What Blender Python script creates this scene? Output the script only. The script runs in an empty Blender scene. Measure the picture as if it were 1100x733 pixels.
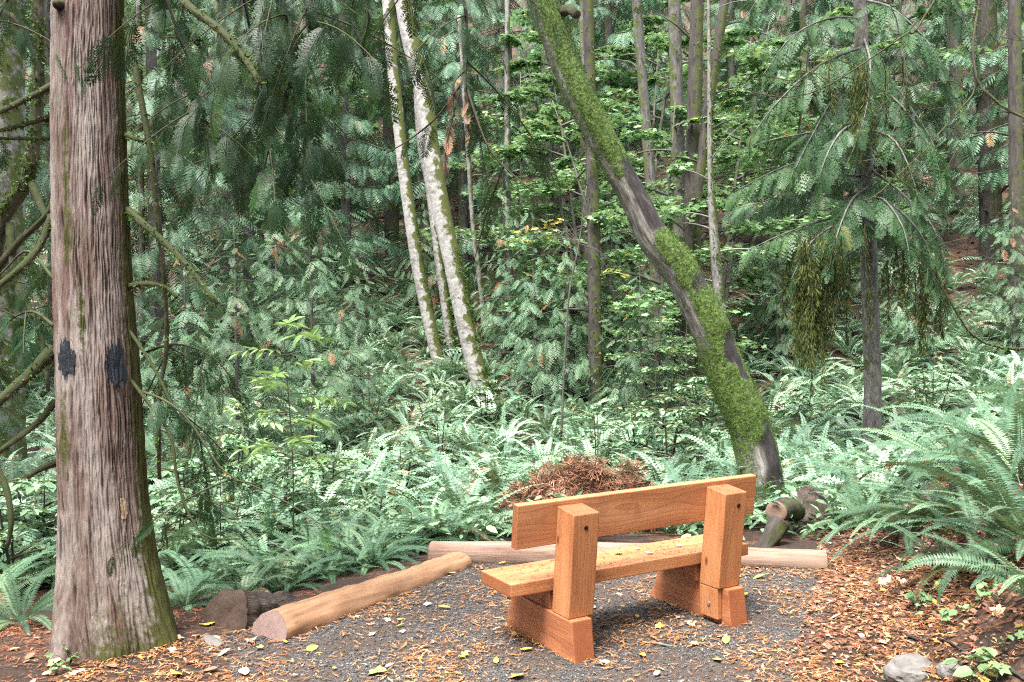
import bpy, math, random
import numpy as np
from mathutils import Vector, Matrix

# ------------------------------------------------------------------ camera, world, sun, exposure
S = bpy.context.scene
COL = S.collection
CAM = np.array([0.0, 0.0, 1.74]); F = 1010.9; PITCH = -0.020; ROLL = -0.020
_cp, _sp = math.cos(PITCH), math.sin(PITCH)
_r0 = np.array([1.0, 0, 0]); _u0 = np.array([0, -_sp, _cp]); FWD = np.array([0, _cp, _sp])
_c, _s = math.cos(ROLL), math.sin(ROLL)
RIGHT = _c*_r0 + _s*_u0; UP = -_s*_r0 + _c*_u0
cam = bpy.data.cameras.new('camera'); co = bpy.data.objects.new('camera', cam); COL.objects.link(co)
co.matrix_world = Matrix(((RIGHT[0], UP[0], -FWD[0], CAM[0]), (RIGHT[1], UP[1], -FWD[1], CAM[1]), (RIGHT[2], UP[2], -FWD[2], CAM[2]), (0, 0, 0, 1)))
cam.sensor_width = 36.0; cam.lens = F/1100*36.0; cam.clip_start = 0.05; cam.clip_end = 600
S.camera = co
W = bpy.data.worlds.new('World'); S.world = W; W.use_nodes = True
wn = W.node_tree; bg = wn.nodes['Background']
SUN_EL, SUN_AZ = math.radians(66), math.radians(212)      # azimuth measured clockwise from +Y
sky = wn.nodes.new('ShaderNodeTexSky'); sky.sky_type = 'NISHITA'; sky.sun_disc = False
sky.sun_elevation = SUN_EL; sky.sun_rotation = SUN_AZ; sky.air_density = 1.0; sky.dust_density = 3.0; sky.ozone_density = 1.0
hs = wn.nodes.new('ShaderNodeHueSaturation'); hs.inputs['Saturation'].default_value = 0.30   # overcast: milky sky
wn.links.new(sky.outputs[0], hs.inputs['Color']); wn.links.new(hs.outputs[0], bg.inputs['Color'])
bg.inputs['Strength'].default_value = 0.13
sl = bpy.data.lights.new('sun', 'SUN'); sl.energy = 1.5; sl.angle = math.radians(20); sl.color = (1.0, 0.96, 0.9)
so = bpy.data.objects.new('sun', sl); COL.objects.link(so)
sd = Vector((math.sin(SUN_AZ)*math.cos(SUN_EL), math.cos(SUN_AZ)*math.cos(SUN_EL), math.sin(SUN_EL)))
so.rotation_euler = sd.to_track_quat('Z', 'Y').to_euler(); so.location = (0, -5, 30)
S.view_settings.view_transform = 'Standard'; S.view_settings.look = 'None'
S.view_settings.exposure = 2.87; S.view_settings.gamma = 1.0; S.view_settings.use_curve_mapping = False
S.render.engine = 'CYCLES'
try:
    S.cycles.use_denoising = False; S.cycles.filter_width = 1.15; S.cycles.sample_clamp_indirect = 2.0; S.cycles.sampling_pattern = 'BLUE_NOISE'
    S.cycles.max_bounces = 6; S.cycles.diffuse_bounces = 4; S.cycles.glossy_bounces = 2; S.cycles.transmission_bounces = 3
    S.cycles.volume_bounces = 0; S.cycles.caustics_reflective = False; S.cycles.caustics_refractive = False
except Exception: pass

# ------------------------------------------------------------------ numbers and small helpers
def rng_(s): return np.random.default_rng(s)
def ss(a, b, x):
    t = np.clip((np.asarray(x, float)-a)/(b-a), 0, 1); return t*t*(3-2*t)
_perm = rng_(7).random(8192)
def vnoise(x, y, z=0.0):
    x, y, z = np.broadcast_arrays(np.asarray(x, float), np.asarray(y, float), np.asarray(z, float))
    xi, yi, zi = np.floor(x).astype(np.int64), np.floor(y).astype(np.int64), np.floor(z).astype(np.int64)
    fx, fy, fz = x-xi, y-yi, z-zi
    fx, fy, fz = fx*fx*(3-2*fx), fy*fy*(3-2*fy), fz*fz*(3-2*fz)
    def h(a, b, c): return _perm[(a*1619+b*31337+c*6971) % 8192]
    r = 0
    for i in (0, 1):
        for j in (0, 1):
            for k in (0, 1):
                r = r + h(xi+i, yi+j, zi+k)*(fx if i else 1-fx)*(fy if j else 1-fy)*(fz if k else 1-fz)
    return r
def fbm(x, y, z=0.0, o=3):
    a, r, t = 1.0, 0, 0
    for i in range(o):
        r = r+a*vnoise(np.asarray(x)*2**i+17*i, np.asarray(y)*2**i+5*i, np.asarray(z)*2**i); t += a; a *= .5
    return r/t
def ray(u, v):
    d = FWD+(u-550)/F*RIGHT-(v-366.5)/F*UP
    return d
def at(u, v, Y):
    d = ray(u, v); return CAM+d*((Y-CAM[1])/d[1])
def edge_y(x):                                       # where the path ends at the edging logs
    return np.interp(x, [-6, -2.4, -1.62, -0.45, 2.2, 3, 8], [4.6, 4.9, 5.35, 6.85, 6.95, 7.0, 7.0])
def bank_x(y): return np.interp(y, [0, 4, 4.6, 5.6, 6.7, 9, 14], [0.75, 1.28, 1.5, 1.95, 2.35, 3.1, 4.6])
def gz(x, y):
    x = np.asarray(x, float); y = np.asarray(y, float)
    e = edge_y(x)
    z = -0.36*ss(e+.05, e+3.0, y)
    t = np.maximum(y-12-0.4*np.sin(x*.25), 0)
    z = z+np.where(t < 12, .0145*t*t, 2.088+(t-12)*.46)
    z = z+0.10*(fbm(x*.5, y*.5, 1.5)-.5)*ss(e, e+1.5, y)
    xb = bank_x(y)
    b = (0.80*ss(-.05, 1.7, x-xb)+.16*np.maximum(x-xb-1.2, 0))*(1-ss(8.2, 12.5, y))
    z = z+np.minimum(b, 1.1)
    k = ss(0, .25, x-xb)*(1-ss(9, 12, y))+ss(0, .4, -1.6-x)*(1-ss(5, 7, y))*.6
    z = z+k*(.16*(fbm(x*2.2, y*2.2, .3)-.5)+.035*(fbm(x*8, y*8, 3.3)-.5))
    hill = ss(20, 30, y)
    z = z+hill*1.1*(fbm(x*.13, y*.13, 9.1, 2)-.5)
    z = z+0.012*(fbm(x*3, y*3, 4.4)-.5)
    return z
def ghit(u, v):
    d = ray(u, v); t = 2.0
    for _ in range(4000):
        p = CAM+d*t
        if p[2] <= gz(p[0], p[1]): return p
        t += .012 if t < 10 else .04
    return p

# ------------------------------------------------------------------ mesh building
def mesh_obj(name, V, faces_q=None, mats=(), parent=None, attrs=None, tris=None, smooth=False, midx=None):
    """V (n,3); faces_q (m,4) and / or tris (k,3) index arrays"""
    me = bpy.data.meshes.new(name)
    q = np.zeros((0, 4), np.int32) if faces_q is None else np.asarray(faces_q, np.int32)
    t = np.zeros((0, 3), np.int32) if tris is None else np.asarray(tris, np.int32)
    V = np.asarray(V, np.float32)
    me.vertices.add(len(V)); me.vertices.foreach_set('co', V.ravel())
    nl = q.size+t.size; me.loops.add(nl)
    me.loops.foreach_set('vertex_index', np.concatenate([q.ravel(), t.ravel()]).astype(np.int32))
    me.polygons.add(len(q)+len(t))
    st = np.concatenate([np.arange(len(q))*4, q.size+np.arange(len(t))*3]).astype(np.int32)
    me.polygons.foreach_set('loop_start', st)
    if smooth: me.polygons.foreach_set('use_smooth', np.ones(len(st), bool))
    for m in mats: me.materials.append(m)
    if midx is not None: me.polygons.foreach_set('material_index', np.asarray(midx, np.int32))
    for k, a in (attrs or {}).items():
        a = np.asarray(a, np.float32)
        if a.ndim == 1:
            at_ = me.attributes.new(k, 'FLOAT', 'POINT'); at_.data.foreach_set('value', a)
        else:
            at_ = me.attributes.new(k, 'FLOAT_VECTOR', 'POINT'); at_.data.foreach_set('vector', a.ravel())
    me.update(calc_edges=True)
    o = bpy.data.objects.new(name, me); COL.objects.link(o)
    if parent is not None: o.parent = parent
    return o
class Kites:
    """a bag of loose quads (leaves, needles, pinnae), each with a tint"""
    def __init__(s): s.q = []; s.t = []
    def add(s, Q, t):
        Q = np.asarray(Q, np.float32); s.q.append(Q); s.t.append(np.broadcast_to(np.asarray(t, np.float32), (len(Q),)).copy())
    def arrays(s): return np.concatenate(s.q), np.concatenate(s.t)
    def build(s, name, mat, parent=None, smooth=False):
        Q, t = s.arrays()
        return mesh_obj(name, Q.reshape(-1, 3), np.arange(len(Q)*4).reshape(-1, 4), [mat], parent, {'tint': np.repeat(t, 4)}, smooth=smooth)
def kite(b, d, sd, l, w, mid=.42):
    b = np.asarray(b, float); l = np.asarray(l, float)[..., None]; w = np.asarray(w, float)[..., None]
    m = b+d*l*mid
    return np.stack([b, m+sd*w*.5, b+d*l, m-sd*w*.5], axis=-2)
def nrm(a):
    a = np.asarray(a, float); return a/np.maximum(np.linalg.norm(a, axis=-1, keepdims=True), 1e-9)
def frames(dirs, ups):
    x = nrm(dirs); z = ups-x*np.sum(ups*x, -1, keepdims=True); z = nrm(z); y = np.cross(z, x)
    return np.stack([x, y, z], -1)                    # columns
def place(T, R, P, s):
    """template T (n,4,3) -> (m*n,4,3)"""
    Q = np.einsum('mij,nkj->mnki', R, T)*np.asarray(s)[:, None, None, None]+P[:, None, None, :]
    return Q.reshape(-1, 4, 3)
def spline(pts, n):
    P = np.asarray(pts, float); m = len(P)
    if m == 2: return P[0]+(P[1]-P[0])*np.linspace(0, 1, n)[:, None]
    E = np.vstack([2*P[0]-P[1], P, 2*P[-1]-P[-2]])
    t = np.linspace(0, m-1-1e-6, n); i = t.astype(int); f = (t-i)[:, None]
    a, b, c, d = E[i], E[i+1], E[i+2], E[i+3]
    return .5*((2*b)+(c-a)*f+(2*a-5*b+4*c-d)*f**2+(3*b-a-3*c+d)*f**3)
def tube(path, rad, ns=8, rough=0.0, seed=0, flute=None, cap=True):
    P = np.asarray(path, float); n = len(P); rad = np.broadcast_to(np.asarray(rad, float), (n,))
    T = nrm(np.gradient(P, axis=0)); ref = np.array([0.13, 1, 0.07]) if abs(T[0][1]) < .8 else np.array([1, .1, 0.])
    A = nrm(np.cross(T, ref)); B = np.cross(T, A)
    th = np.linspace(0, 2*np.pi, ns, endpoint=False)
    L = np.concatenate([[0], np.cumsum(np.linalg.norm(np.diff(P, axis=0), axis=1))])
    R = rad[:, None]*np.ones((1, ns))
    if rough:
        k = 2.2/max(rad.mean(), 1e-3)*.35
        R = R*(1+rough*(fbm(np.cos(th)[None]*1.6+seed, np.sin(th)[None]*1.6, L[:, None]*k, 3)-.5)*2)
    if flute is not None: R = R*flute(th[None], L[:, None])
    V = P[:, None]+R[..., None]*(np.cos(th)[None, :, None]*A[:, None]+np.sin(th)[None, :, None]*B[:, None])
    bark = np.stack([np.cos(th)[None]*rad[:, None], np.sin(th)[None]*rad[:, None], np.repeat(L[:, None], ns, 1)], -1)
    i = np.arange(n-1)[:, None]*ns; j = np.arange(ns)[None]; j2 = (j+1) % ns
    q = np.stack([i+j, i+j2, i+ns+j2, i+ns+j], -1).reshape(-1, 4)
    V = V.reshape(-1, 3); bark = bark.reshape(-1, 3); tr = np.zeros((0, 3), int)
    if cap:
        m = len(V); V = np.vstack([V, P[0], P[-1]]); bark = np.vstack([bark, [0, 0, 0], [0, 0, L[-1]]])
        jj = np.arange(ns); a = np.stack([(jj+1) % ns, jj, np.full(ns, m)], -1)
        o = (n-1)*ns; b = np.stack([o+jj, o+(jj+1) % ns, np.full(ns, m+1)], -1); tr = np.vstack([a, b])
    return V, q, tr, bark
class Tubes:
    def __init__(s): s.V = []; s.q = []; s.t = []; s.b = []; s.n = 0
    def add(s, *a, **k):
        V, q, t, b = tube(*a, **k); s.V.append(V); s.q.append(q+s.n); s.t.append(t+s.n); s.b.append(b); s.n += len(V)
    def build(s, name, mat, parent=None):
        return mesh_obj(name, np.vstack(s.V), np.vstack(s.q), [mat], parent, {'bark': np.vstack(s.b)}, tris=np.vstack(s.t), smooth=True)
def tag(o, label=None, cat=None, group=None, kind=None):
    if label: o['label'] = label
    if cat: o['category'] = cat
    if group: o['group'] = group
    if kind: o['kind'] = kind
    return o
def empty(name, loc, label=None, cat=None, group=None):
    o = bpy.data.objects.new(name, None); COL.objects.link(o); o.location = [float(v) for v in loc]; o.empty_display_size = .1
    return tag(o, label, cat, group)
def dup(root, loc, rz=0.0, sc=1.0, label=None, group=None):
    r = root.copy(); COL.objects.link(r); r.location = [float(v) for v in loc]; r.rotation_euler = (0, 0, rz)
    r.scale = (sc, sc, sc) if np.isscalar(sc) else sc
    if label: r['label'] = label
    if group: r['group'] = group
    for ch in list(root.children):
        c = ch.copy(); COL.objects.link(c); c.parent = r
    return r
def xform(o, loc, rz=0.0, sc=1.0):
    o.location = [float(v) for v in loc]; o.rotation_euler = (0, 0, rz); o.scale = (sc, sc, sc) if np.isscalar(sc) else sc

# ------------------------------------------------------------------ materials
class NT:
    def __init__(s, name):
        s.m = bpy.data.materials.new(name); s.m.use_nodes = True; s.t = s.m.node_tree; s.t.nodes.clear()
        s.out = s.n('ShaderNodeOutputMaterial')
    def n(s, ty, ins=None, **kw):
        nd = s.t.nodes.new(ty)
        for k, v in kw.items(): setattr(nd, k, v)
        for k, v in (ins or {}).items():
            sock = nd.inputs[k]
            if hasattr(v, 'is_output') and v.is_output: s.t.links.new(v, sock)
            else: sock.default_value = v
        return nd
    def l(s, a, b): s.t.links.new(a, b)
    def ramp(s, fac, stops, interp='LINEAR'):
        r = s.n('ShaderNodeValToRGB', {'Fac': fac}); cr = r.color_ramp; cr.interpolation = interp
        while len(cr.elements) < len(stops): cr.elements.new(.5)
        for e, (p, c) in zip(cr.elements, stops): e.position = p; e.color = tuple(c)+(1,) if len(c) == 3 else c
        return r.outputs[0]
    def math(s, op, a, b=0.0, clamp=False):
        nd = s.t.nodes.new('ShaderNodeMath'); nd.operation = op; nd.use_clamp = clamp
        for i, v in enumerate((a, b)):
            if hasattr(v, 'is_output') and v.is_output: s.l(v, nd.inputs[i])
            else: nd.inputs[i].default_value = v
        return nd.outputs[0]
    def mix(s, f, a, b, bt='MIX'):
        nd = s.t.nodes.new('ShaderNodeMix'); nd.data_type = 'RGBA'; nd.blend_type = bt
        for i, v in ((0, f), (6, a), (7, b)):
            if hasattr(v, 'is_output') and v.is_output: s.l(v, nd.inputs[i])
            else: nd.inputs[i].default_value = v if i == 0 else (tuple(v)+(1,) if len(v) == 3 else v)
        return nd.outputs[2]
    def noise(s, vec, scale, detail=3, rough=.55, dist=0.0):
        return s.n('ShaderNodeTexNoise', {'Vector': vec, 'Scale': scale, 'Detail': detail, 'Roughness': rough, 'Distortion': dist}).outputs['Fac']
    def attr(s, name): return s.n('ShaderNodeAttribute', attribute_name=name)
    def obj(s): return s.n('ShaderNodeTexCoord').outputs['Object']
    def geo(s): return s.n('ShaderNodeNewGeometry')
    def mapv(s, vec, scale=(1, 1, 1), loc=(0, 0, 0)): return s.n('ShaderNodeMapping', {'Vector': vec, 'Scale': scale, 'Location': loc}).outputs[0]
    def bump(s, h, strength, dist): return s.n('ShaderNodeBump', {'Height': h, 'Strength': strength, 'Distance': dist}).outputs[0]
    def principled(s, col, rough, normal=None, spec=.5):
        p = s.n('ShaderNodeBsdfPrincipled', {'Base Color': col, 'Roughness': rough, 'Specular IOR Level': spec})
        if normal is not None: s.l(normal, p.inputs['Normal'])
        return p.outputs[0]
    def end(s, sh): s.l(sh, s.out.inputs['Surface']); return s.m

def leaf_mat(name, stops, rough=.42, transl=.22, spec=.5, var=.45):
    """leaf colour runs along `stops` with the leaf's own tint; each plant is shifted a little as a whole"""
    t = NT(name)
    tint = t.attr('tint').outputs['Fac']; rnd = t.n('ShaderNodeObjectInfo').outputs['Random']
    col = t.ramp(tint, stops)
    hsv = t.n('ShaderNodeHueSaturation', {'Color': col, 'Hue': t.math('ADD', t.math('MULTIPLY', rnd, .03), .485), 'Saturation': 1.0, 'Value': t.math('ADD', t.math('MULTIPLY', rnd, var), 1-var*.5)}).outputs[0]
    p = t.principled(hsv, rough, spec=spec)
    tr = t.n('ShaderNodeBsdfTranslucent', {'Color': t.mix(.5, hsv, (.16, .24, .07), 'MIX')}).outputs[0]
    return t.end(t.n('ShaderNodeMixShader', {0: transl, 1: p, 2: tr}).outputs[0])
G = dict(
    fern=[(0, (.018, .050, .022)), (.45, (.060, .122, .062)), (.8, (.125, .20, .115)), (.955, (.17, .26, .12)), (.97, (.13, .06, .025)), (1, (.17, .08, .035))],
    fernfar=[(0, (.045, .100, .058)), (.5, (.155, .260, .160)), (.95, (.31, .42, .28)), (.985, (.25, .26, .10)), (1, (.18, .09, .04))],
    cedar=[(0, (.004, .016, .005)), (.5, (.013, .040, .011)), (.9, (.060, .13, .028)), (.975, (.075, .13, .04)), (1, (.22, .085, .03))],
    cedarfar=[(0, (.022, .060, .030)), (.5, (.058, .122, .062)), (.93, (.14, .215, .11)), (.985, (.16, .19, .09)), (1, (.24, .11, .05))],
    hemlock=[(0, (.018, .050, .020)), (.5, (.042, .088, .034)), (.9, (.085, .13, .05)), (1, (.14, .15, .055))],
    maple=[(0, (.065, .145, .055)), (.5, (.15, .265, .115)), (.92, (.27, .39, .19)), (.97, (.42, .34, .06)), (1, (.45, .26, .05))],
    shrub=[(0, (.055, .12, .064)), (.5, (.165, .275, .15)), (.93, (.31, .42, .26)), (.975, (.36, .36, .11)), (1, (.40, .24, .07))],
)
M = {}
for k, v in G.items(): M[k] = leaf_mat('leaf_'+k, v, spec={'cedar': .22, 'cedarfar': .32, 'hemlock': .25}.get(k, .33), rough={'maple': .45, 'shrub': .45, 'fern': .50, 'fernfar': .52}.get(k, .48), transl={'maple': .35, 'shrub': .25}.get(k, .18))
M['ash'] = leaf_mat('ash_leaves', [(0, (.10, .22, .055)), (.9, (.20, .37, .11)), (1, (.30, .40, .12))], rough=.4, transl=.4)
M['deadleaf'] = leaf_mat('dead_foliage', [(0, (.065, .028, .020)), (.5, (.185, .080, .056)), (1, (.32, .165, .115))], rough=.8, transl=.08, spec=.2)
M['humus'] = leaf_mat('damp_leaves', [(0, (.020, .012, .009)), (.5, (.060, .032, .021)), (.85, (.12, .062, .036)), (1, (.26, .17, .07))], rough=.7, transl=.03, spec=.25)
M['dryleaf'] = leaf_mat('dry_leaves', [(0, (.07, .036, .024)), (.4, (.19, .095, .055)), (.75, (.33, .19, .12)), (1, (.44, .30, .20))], rough=.75, transl=.08, spec=.25)
M['needles'] = leaf_mat('fallen_cedar_twigs', [(0, (.10, .040, .018)), (.45, (.27, .105, .045)), (.8, (.42, .19, .08)), (1, (.50, .32, .20))], rough=.75, transl=.05, spec=.25)
M['moss'] = leaf_mat('moss', [(0, (.016, .026, .006)), (.5, (.050, .090, .017)), (1, (.125, .19, .044))], rough=.9, transl=.15, spec=.1, var=.2)
M['hangmoss'] = leaf_mat('hanging_moss', [(0, (.020, .028, .009)), (.5, (.060, .076, .022)), (1, (.13, .15, .048))], rough=.9, transl=.15, spec=.1, var=.2)
def plain(name, c1, c2, sc=30, rough=.75, bump=.3, spec=.3):
    t = NT(name); v = t.obj(); n = t.noise(v, sc, 4)
    return t.end(t.principled(t.mix(n, c1, c2), rough, t.bump(t.noise(v, sc*2.5, 3), bump, .004), spec))

def bark_mat(name, c_dark, c_mid, c_light, fib=(26, 26, 2.4), moss=None, patch=None, bump=.6, dist=.012, blotch=None):
    """bark read in the trunk's own unrolled frame; moss = (colour, world direction, low, high)"""
    t = NT(name); b = t.attr('bark').outputs['Vector']
    f1 = t.noise(t.mapv(b, fib), 1.0, 5, .6, .4)
    f2 = t.noise(t.mapv(b, tuple(x*3.1 for x in fib)), 1.0, 3, .6)
    h = t.math('ADD', t.math('MULTIPLY', f1, .75), t.math('MULTIPLY', f2, .25))
    col = t.ramp(h, [(.34, c_dark), (.50, c_mid), (.66, c_light)])
    big = t.noise(b, 2.6, 3)
    col = t.mix(t.math('MULTIPLY', t.ramp(big, [(.4, (0, 0, 0)), (.62, (1, 1, 1))]), .35), col, c_light)
    if blotch:
        bn = t.noise(t.mapv(b, (14, 14, 30)), 1.0, 4, .7)
        col = t.mix(t.ramp(bn, [(blotch[1], (0, 0, 0)), (blotch[1]+.05, (1, 1, 1))]), col, blotch[0])
    if moss:
        mc, dr, lo, hi = moss
        nn = t.n('ShaderNodeVectorMath', {0: t.geo().outputs['Normal'], 1: dr}, operation='DOT_PRODUCT').outputs['Value']
        mn = t.math('ADD', t.math('MULTIPLY', nn, .36), t.noise(b, 5.5, 5, .65))
        f = t.ramp(mn, [(lo, (0, 0, 0)), (hi, (1, 1, 1))])
        mcol = t.mix(t.noise(b, 60, 3), tuple(x*.45 for x in mc), tuple(min(1, x*1.5) for x in mc))
        col = t.mix(f, col, mcol)
    return t.end(t.principled(col, .85, t.bump(h, bump, dist), .25))
MOSS = (.085, .10, .018)
M['bark_birch'] = bark_mat('bark_birch', (.085, .075, .065), (.24, .225, .21), (.38, .365, .345), fib=(9, 9, 16), moss=((.07, .08, .02), (.9, -.35, -.1), .66, .72), blotch=((.10, .085, .07), .61), bump=.25)
M['bark_grey'] = bark_mat('bark_grey', (.030, .027, .024), (.075, .068, .062), (.14, .13, .12), fib=(18, 18, 4), moss=((.06, .07, .02), (-.6, -.4, .2), .68, .78))
M['bark_dark'] = bark_mat('bark_dark', (.016, .014, .012), (.038, .033, .028), (.075, .066, .056), fib=(18, 18, 3), moss=((.055, .065, .016), (.4, -.4, .2), .60, .72))
M['bark_pale'] = bark_mat('bark_pale', (.07, .062, .055), (.15, .14, .13), (.24, .225, .21), fib=(12, 12, 6), moss=((.06, .07, .02), (.6, -.4, .2), .64, .74))
M['bark_hem'] = bark_mat('bark_hemlock', (.038, .034, .032), (.11, .099, .093), (.20, .185, .172), fib=(20, 20, 6), moss=((.06, .07, .02), (-.5, -.4, .2), .74, .84), bump=.8)
M['bark_mossy'] = bark_mat('bark_mossy_branch', (.03, .025, .02), (.07, .055, .04), (.13, .11, .085), fib=(40, 40, 8), moss=((.026, .033, .009), (0, -.3, .8), .46, .60))
M['twig'] = bark_mat('bark_twig', (.018, .014, .011), (.045, .036, .027), (.085, .07, .055), fib=(60, 60, 8), moss=((.05, .06, .016), (0, -.2, .9), .62, .74))

def cedar_bark():
    t = NT('bark_big_cedar'); b = t.attr('bark').outputs['Vector']; rid = t.attr('ridge').outputs['Fac']; ms = t.attr('mossy').outputs['Fac']
    f1 = t.noise(t.mapv(b, (42, 42, 4.2)), 1.0, 6, .65, .9); f2 = t.noise(t.mapv(b, (130, 130, 12)), 1.0, 4, .65)
    h = t.math('ADD', t.math('ADD', t.math('MULTIPLY', f1, .38), t.math('MULTIPLY', rid, .47)), t.math('MULTIPLY', f2, .15))
    col = t.ramp(h, [(.24, (.022, .0135, .0115)), (.40, (.070, .044, .036)), (.54, (.118, .083, .070)), (.76, (.175, .138, .120))])
    pale = t.math('ADD', t.noise(t.mapv(b, (6, 6, 1.1)), 1.0, 5, .65), t.math('MULTIPLY', f2, .22))
    col = t.mix(t.ramp(pale, [(.56, (0, 0, 0)), (.72, (0.7320, 0.7320, 0.7320))]), col, (.240, .210, .190))
    red = t.noise(t.mapv(b, (7, 7, .8), (3, 1, 7)), 1.0, 4)
    col = t.mix(t.ramp(red, [(.52, (0, 0, 0)), (.64, (.75, .75, .75))]), col, (.092, .040, .034))
    lich = t.noise(b, 9, 6, .75)
    col = t.mix(t.ramp(lich, [(.56, (0, 0, 0)), (.66, (0.4270, 0.4270, 0.4270))]), col, (0.1220, 0.1281, 0.0854))
    dark = t.ramp(h, [(.26, (1, 1, 1)), (.40, (0, 0, 0))])
    col = t.mix(t.math('MULTIPLY', dark, .8), col, (0.0171, 0.0110, 0.0098))
    mcol = t.mix(t.noise(b, 90, 4), (0.0171, 0.0195, 0.0061), (0.0854, 0.0878, 0.0244))
    mf = t.ramp(t.math('ADD', ms, t.math('MULTIPLY', t.noise(b, 18, 6, .75), .9)), [(.80, (0, 0, 0)), (1.05, (1.0980, 1.0980, 1.0980))])
    col = t.mix(mf, col, mcol)
    return t.end(t.principled(col, .88, t.bump(h, .8, .013), .2))
M['bark_cedar'] = cedar_bark()
def maple_bark():
    t = NT('bark_leaning_maple'); b = t.attr('bark').outputs['Vector']; ms = t.attr('mossy').outputs['Fac']; bl = t.attr('black').outputs['Fac']
    f1 = t.noise(t.mapv(b, (22, 22, 5)), 1.0, 5, .6, .3)
    col = t.ramp(f1, [(.32, (.040, .036, .030)), (.5, (.125, .115, .10)), (.68, (.24, .23, .21))])
    dk = t.ramp(f1, [(.35, (.014, .012, .012)), (.58, (.032, .027, .027)), (.74, (.11, .09, .08))])
    col = t.mix(t.ramp(t.math('ADD', bl, t.math('MULTIPLY', t.math('SUBTRACT', f1, .5), .8)), [(.30, (0, 0, 0)), (.66, (1, 1, 1))]), col, dk)
    mcol = t.ramp(t.noise(b, 30, 5, .7), [(.3, (.018, .028, .006)), (.5, (.054, .092, .017)), (.70, (.125, .185, .042))])
    mf = t.ramp(t.math('ADD', ms, t.math('MULTIPLY', t.math('SUBTRACT', t.noise(b, 11, 6, .75), .5), 1.5)), [(.34, (0, 0, 0)), (.62, (1, 1, 1))])
    col = t.mix(mf, col, mcol)
    hh = t.math('ADD', f1, t.math('MULTIPLY', mf, t.noise(b, 40, 4)))
    return t.end(t.principled(col, .8, t.bump(hh, .7, .02), .3))
M['bark_maple'] = maple_bark()

def wood(name, axis, pith, base=((.255, .088, .034), (.42, .176, .073), (.53, .26, .115)), seed=0.0):
    """solid cedar: rings round a pith line running along `axis`, so faces show grain and ends show rings"""
    t = NT(name); o = t.mapv(t.obj(), (1, 1, 1), (seed, seed*.7, seed*.3))
    v = t.obj()
    sep = t.n('ShaderNodeSeparateXYZ', {0: v}).outputs
    ia, ib = [(1, 2), (0, 2), (0, 1)][axis]
    long_ = sep[axis]
    st = [34.0]*3; st[axis] = 1.6
    wob = t.noise(t.mapv(o, tuple(3.2 if i != axis else .9 for i in range(3))), 1.0, 2)
    wob = t.math('MULTIPLY', t.math('SUBTRACT', wob, .5), .085)
    a = t.math('SUBTRACT', sep[ia], pith[0]); c = t.math('SUBTRACT', sep[ib], pith[1])
    d = t.math('SQRT', t.math('ADD', t.math('MULTIPLY', a, a), t.math('MULTIPLY', c, c)))
    r = t.math('ADD', d, wob)
    ring = t.math('FRACT', t.math('MULTIPLY', r, 105.0))
    ring = t.ramp(ring, [(0, (0, 0, 0)), (.62, (.32, .32, .32)), (.90, (1, 1, 1)), (1, (0, 0, 0))])
    fib = t.noise(t.mapv(o, tuple(150 if i != axis else 4 for i in range(3))), 1.0, 3)
    big = t.noise(t.mapv(o, tuple(9 if i != axis else 1.1 for i in range(3))), 1.0, 3)
    fac = t.math('ADD', t.math('MULTIPLY', big, .75), t.math('MULTIPLY', fib, .35))
    col = t.ramp(fac, [(.32, base[0]), (.55, base[1]), (.80, base[2])])
    col = t.mix(t.math('MULTIPLY', ring, .38), col, tuple(x*.55 for x in base[0]), 'MIX')
    kn = t.n('ShaderNodeTexVoronoi', {'Vector': t.mapv(o, tuple(7 if i != axis else 3.4 for i in range(3))), 'Scale': 1.0}).outputs['Distance']
    col = t.mix(t.ramp(kn, [(.055, (.8, .8, .8)), (.12, (0, 0, 0))]), col, (.08, .022, .008))
    dirt = t.noise(v, 7.5, 6, .72)
    col = t.mix(t.ramp(dirt, [(.54, (0, 0, 0)), (.74, (.45, .45, .45))]), col, (.11, .045, .02))
    # end grain is darker and redder
    n = t.n('ShaderNodeSeparateXYZ', {0: t.n('ShaderNodeTexCoord').outputs['Normal']}).outputs[axis]
    e = t.ramp(t.math('ABSOLUTE', n), [(.55, (0, 0, 0)), (.75, (.75, .75, .75))])
    col = t.mix(e, col, t.mix(ring, (.25, .078, .03), (.13, .034, .014)))
    h = t.math('ADD', t.math('MULTIPLY', fib, .6), ring)
    return t.end(t.principled(col, .48, t.bump(h, .12, .002), .4))

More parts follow.
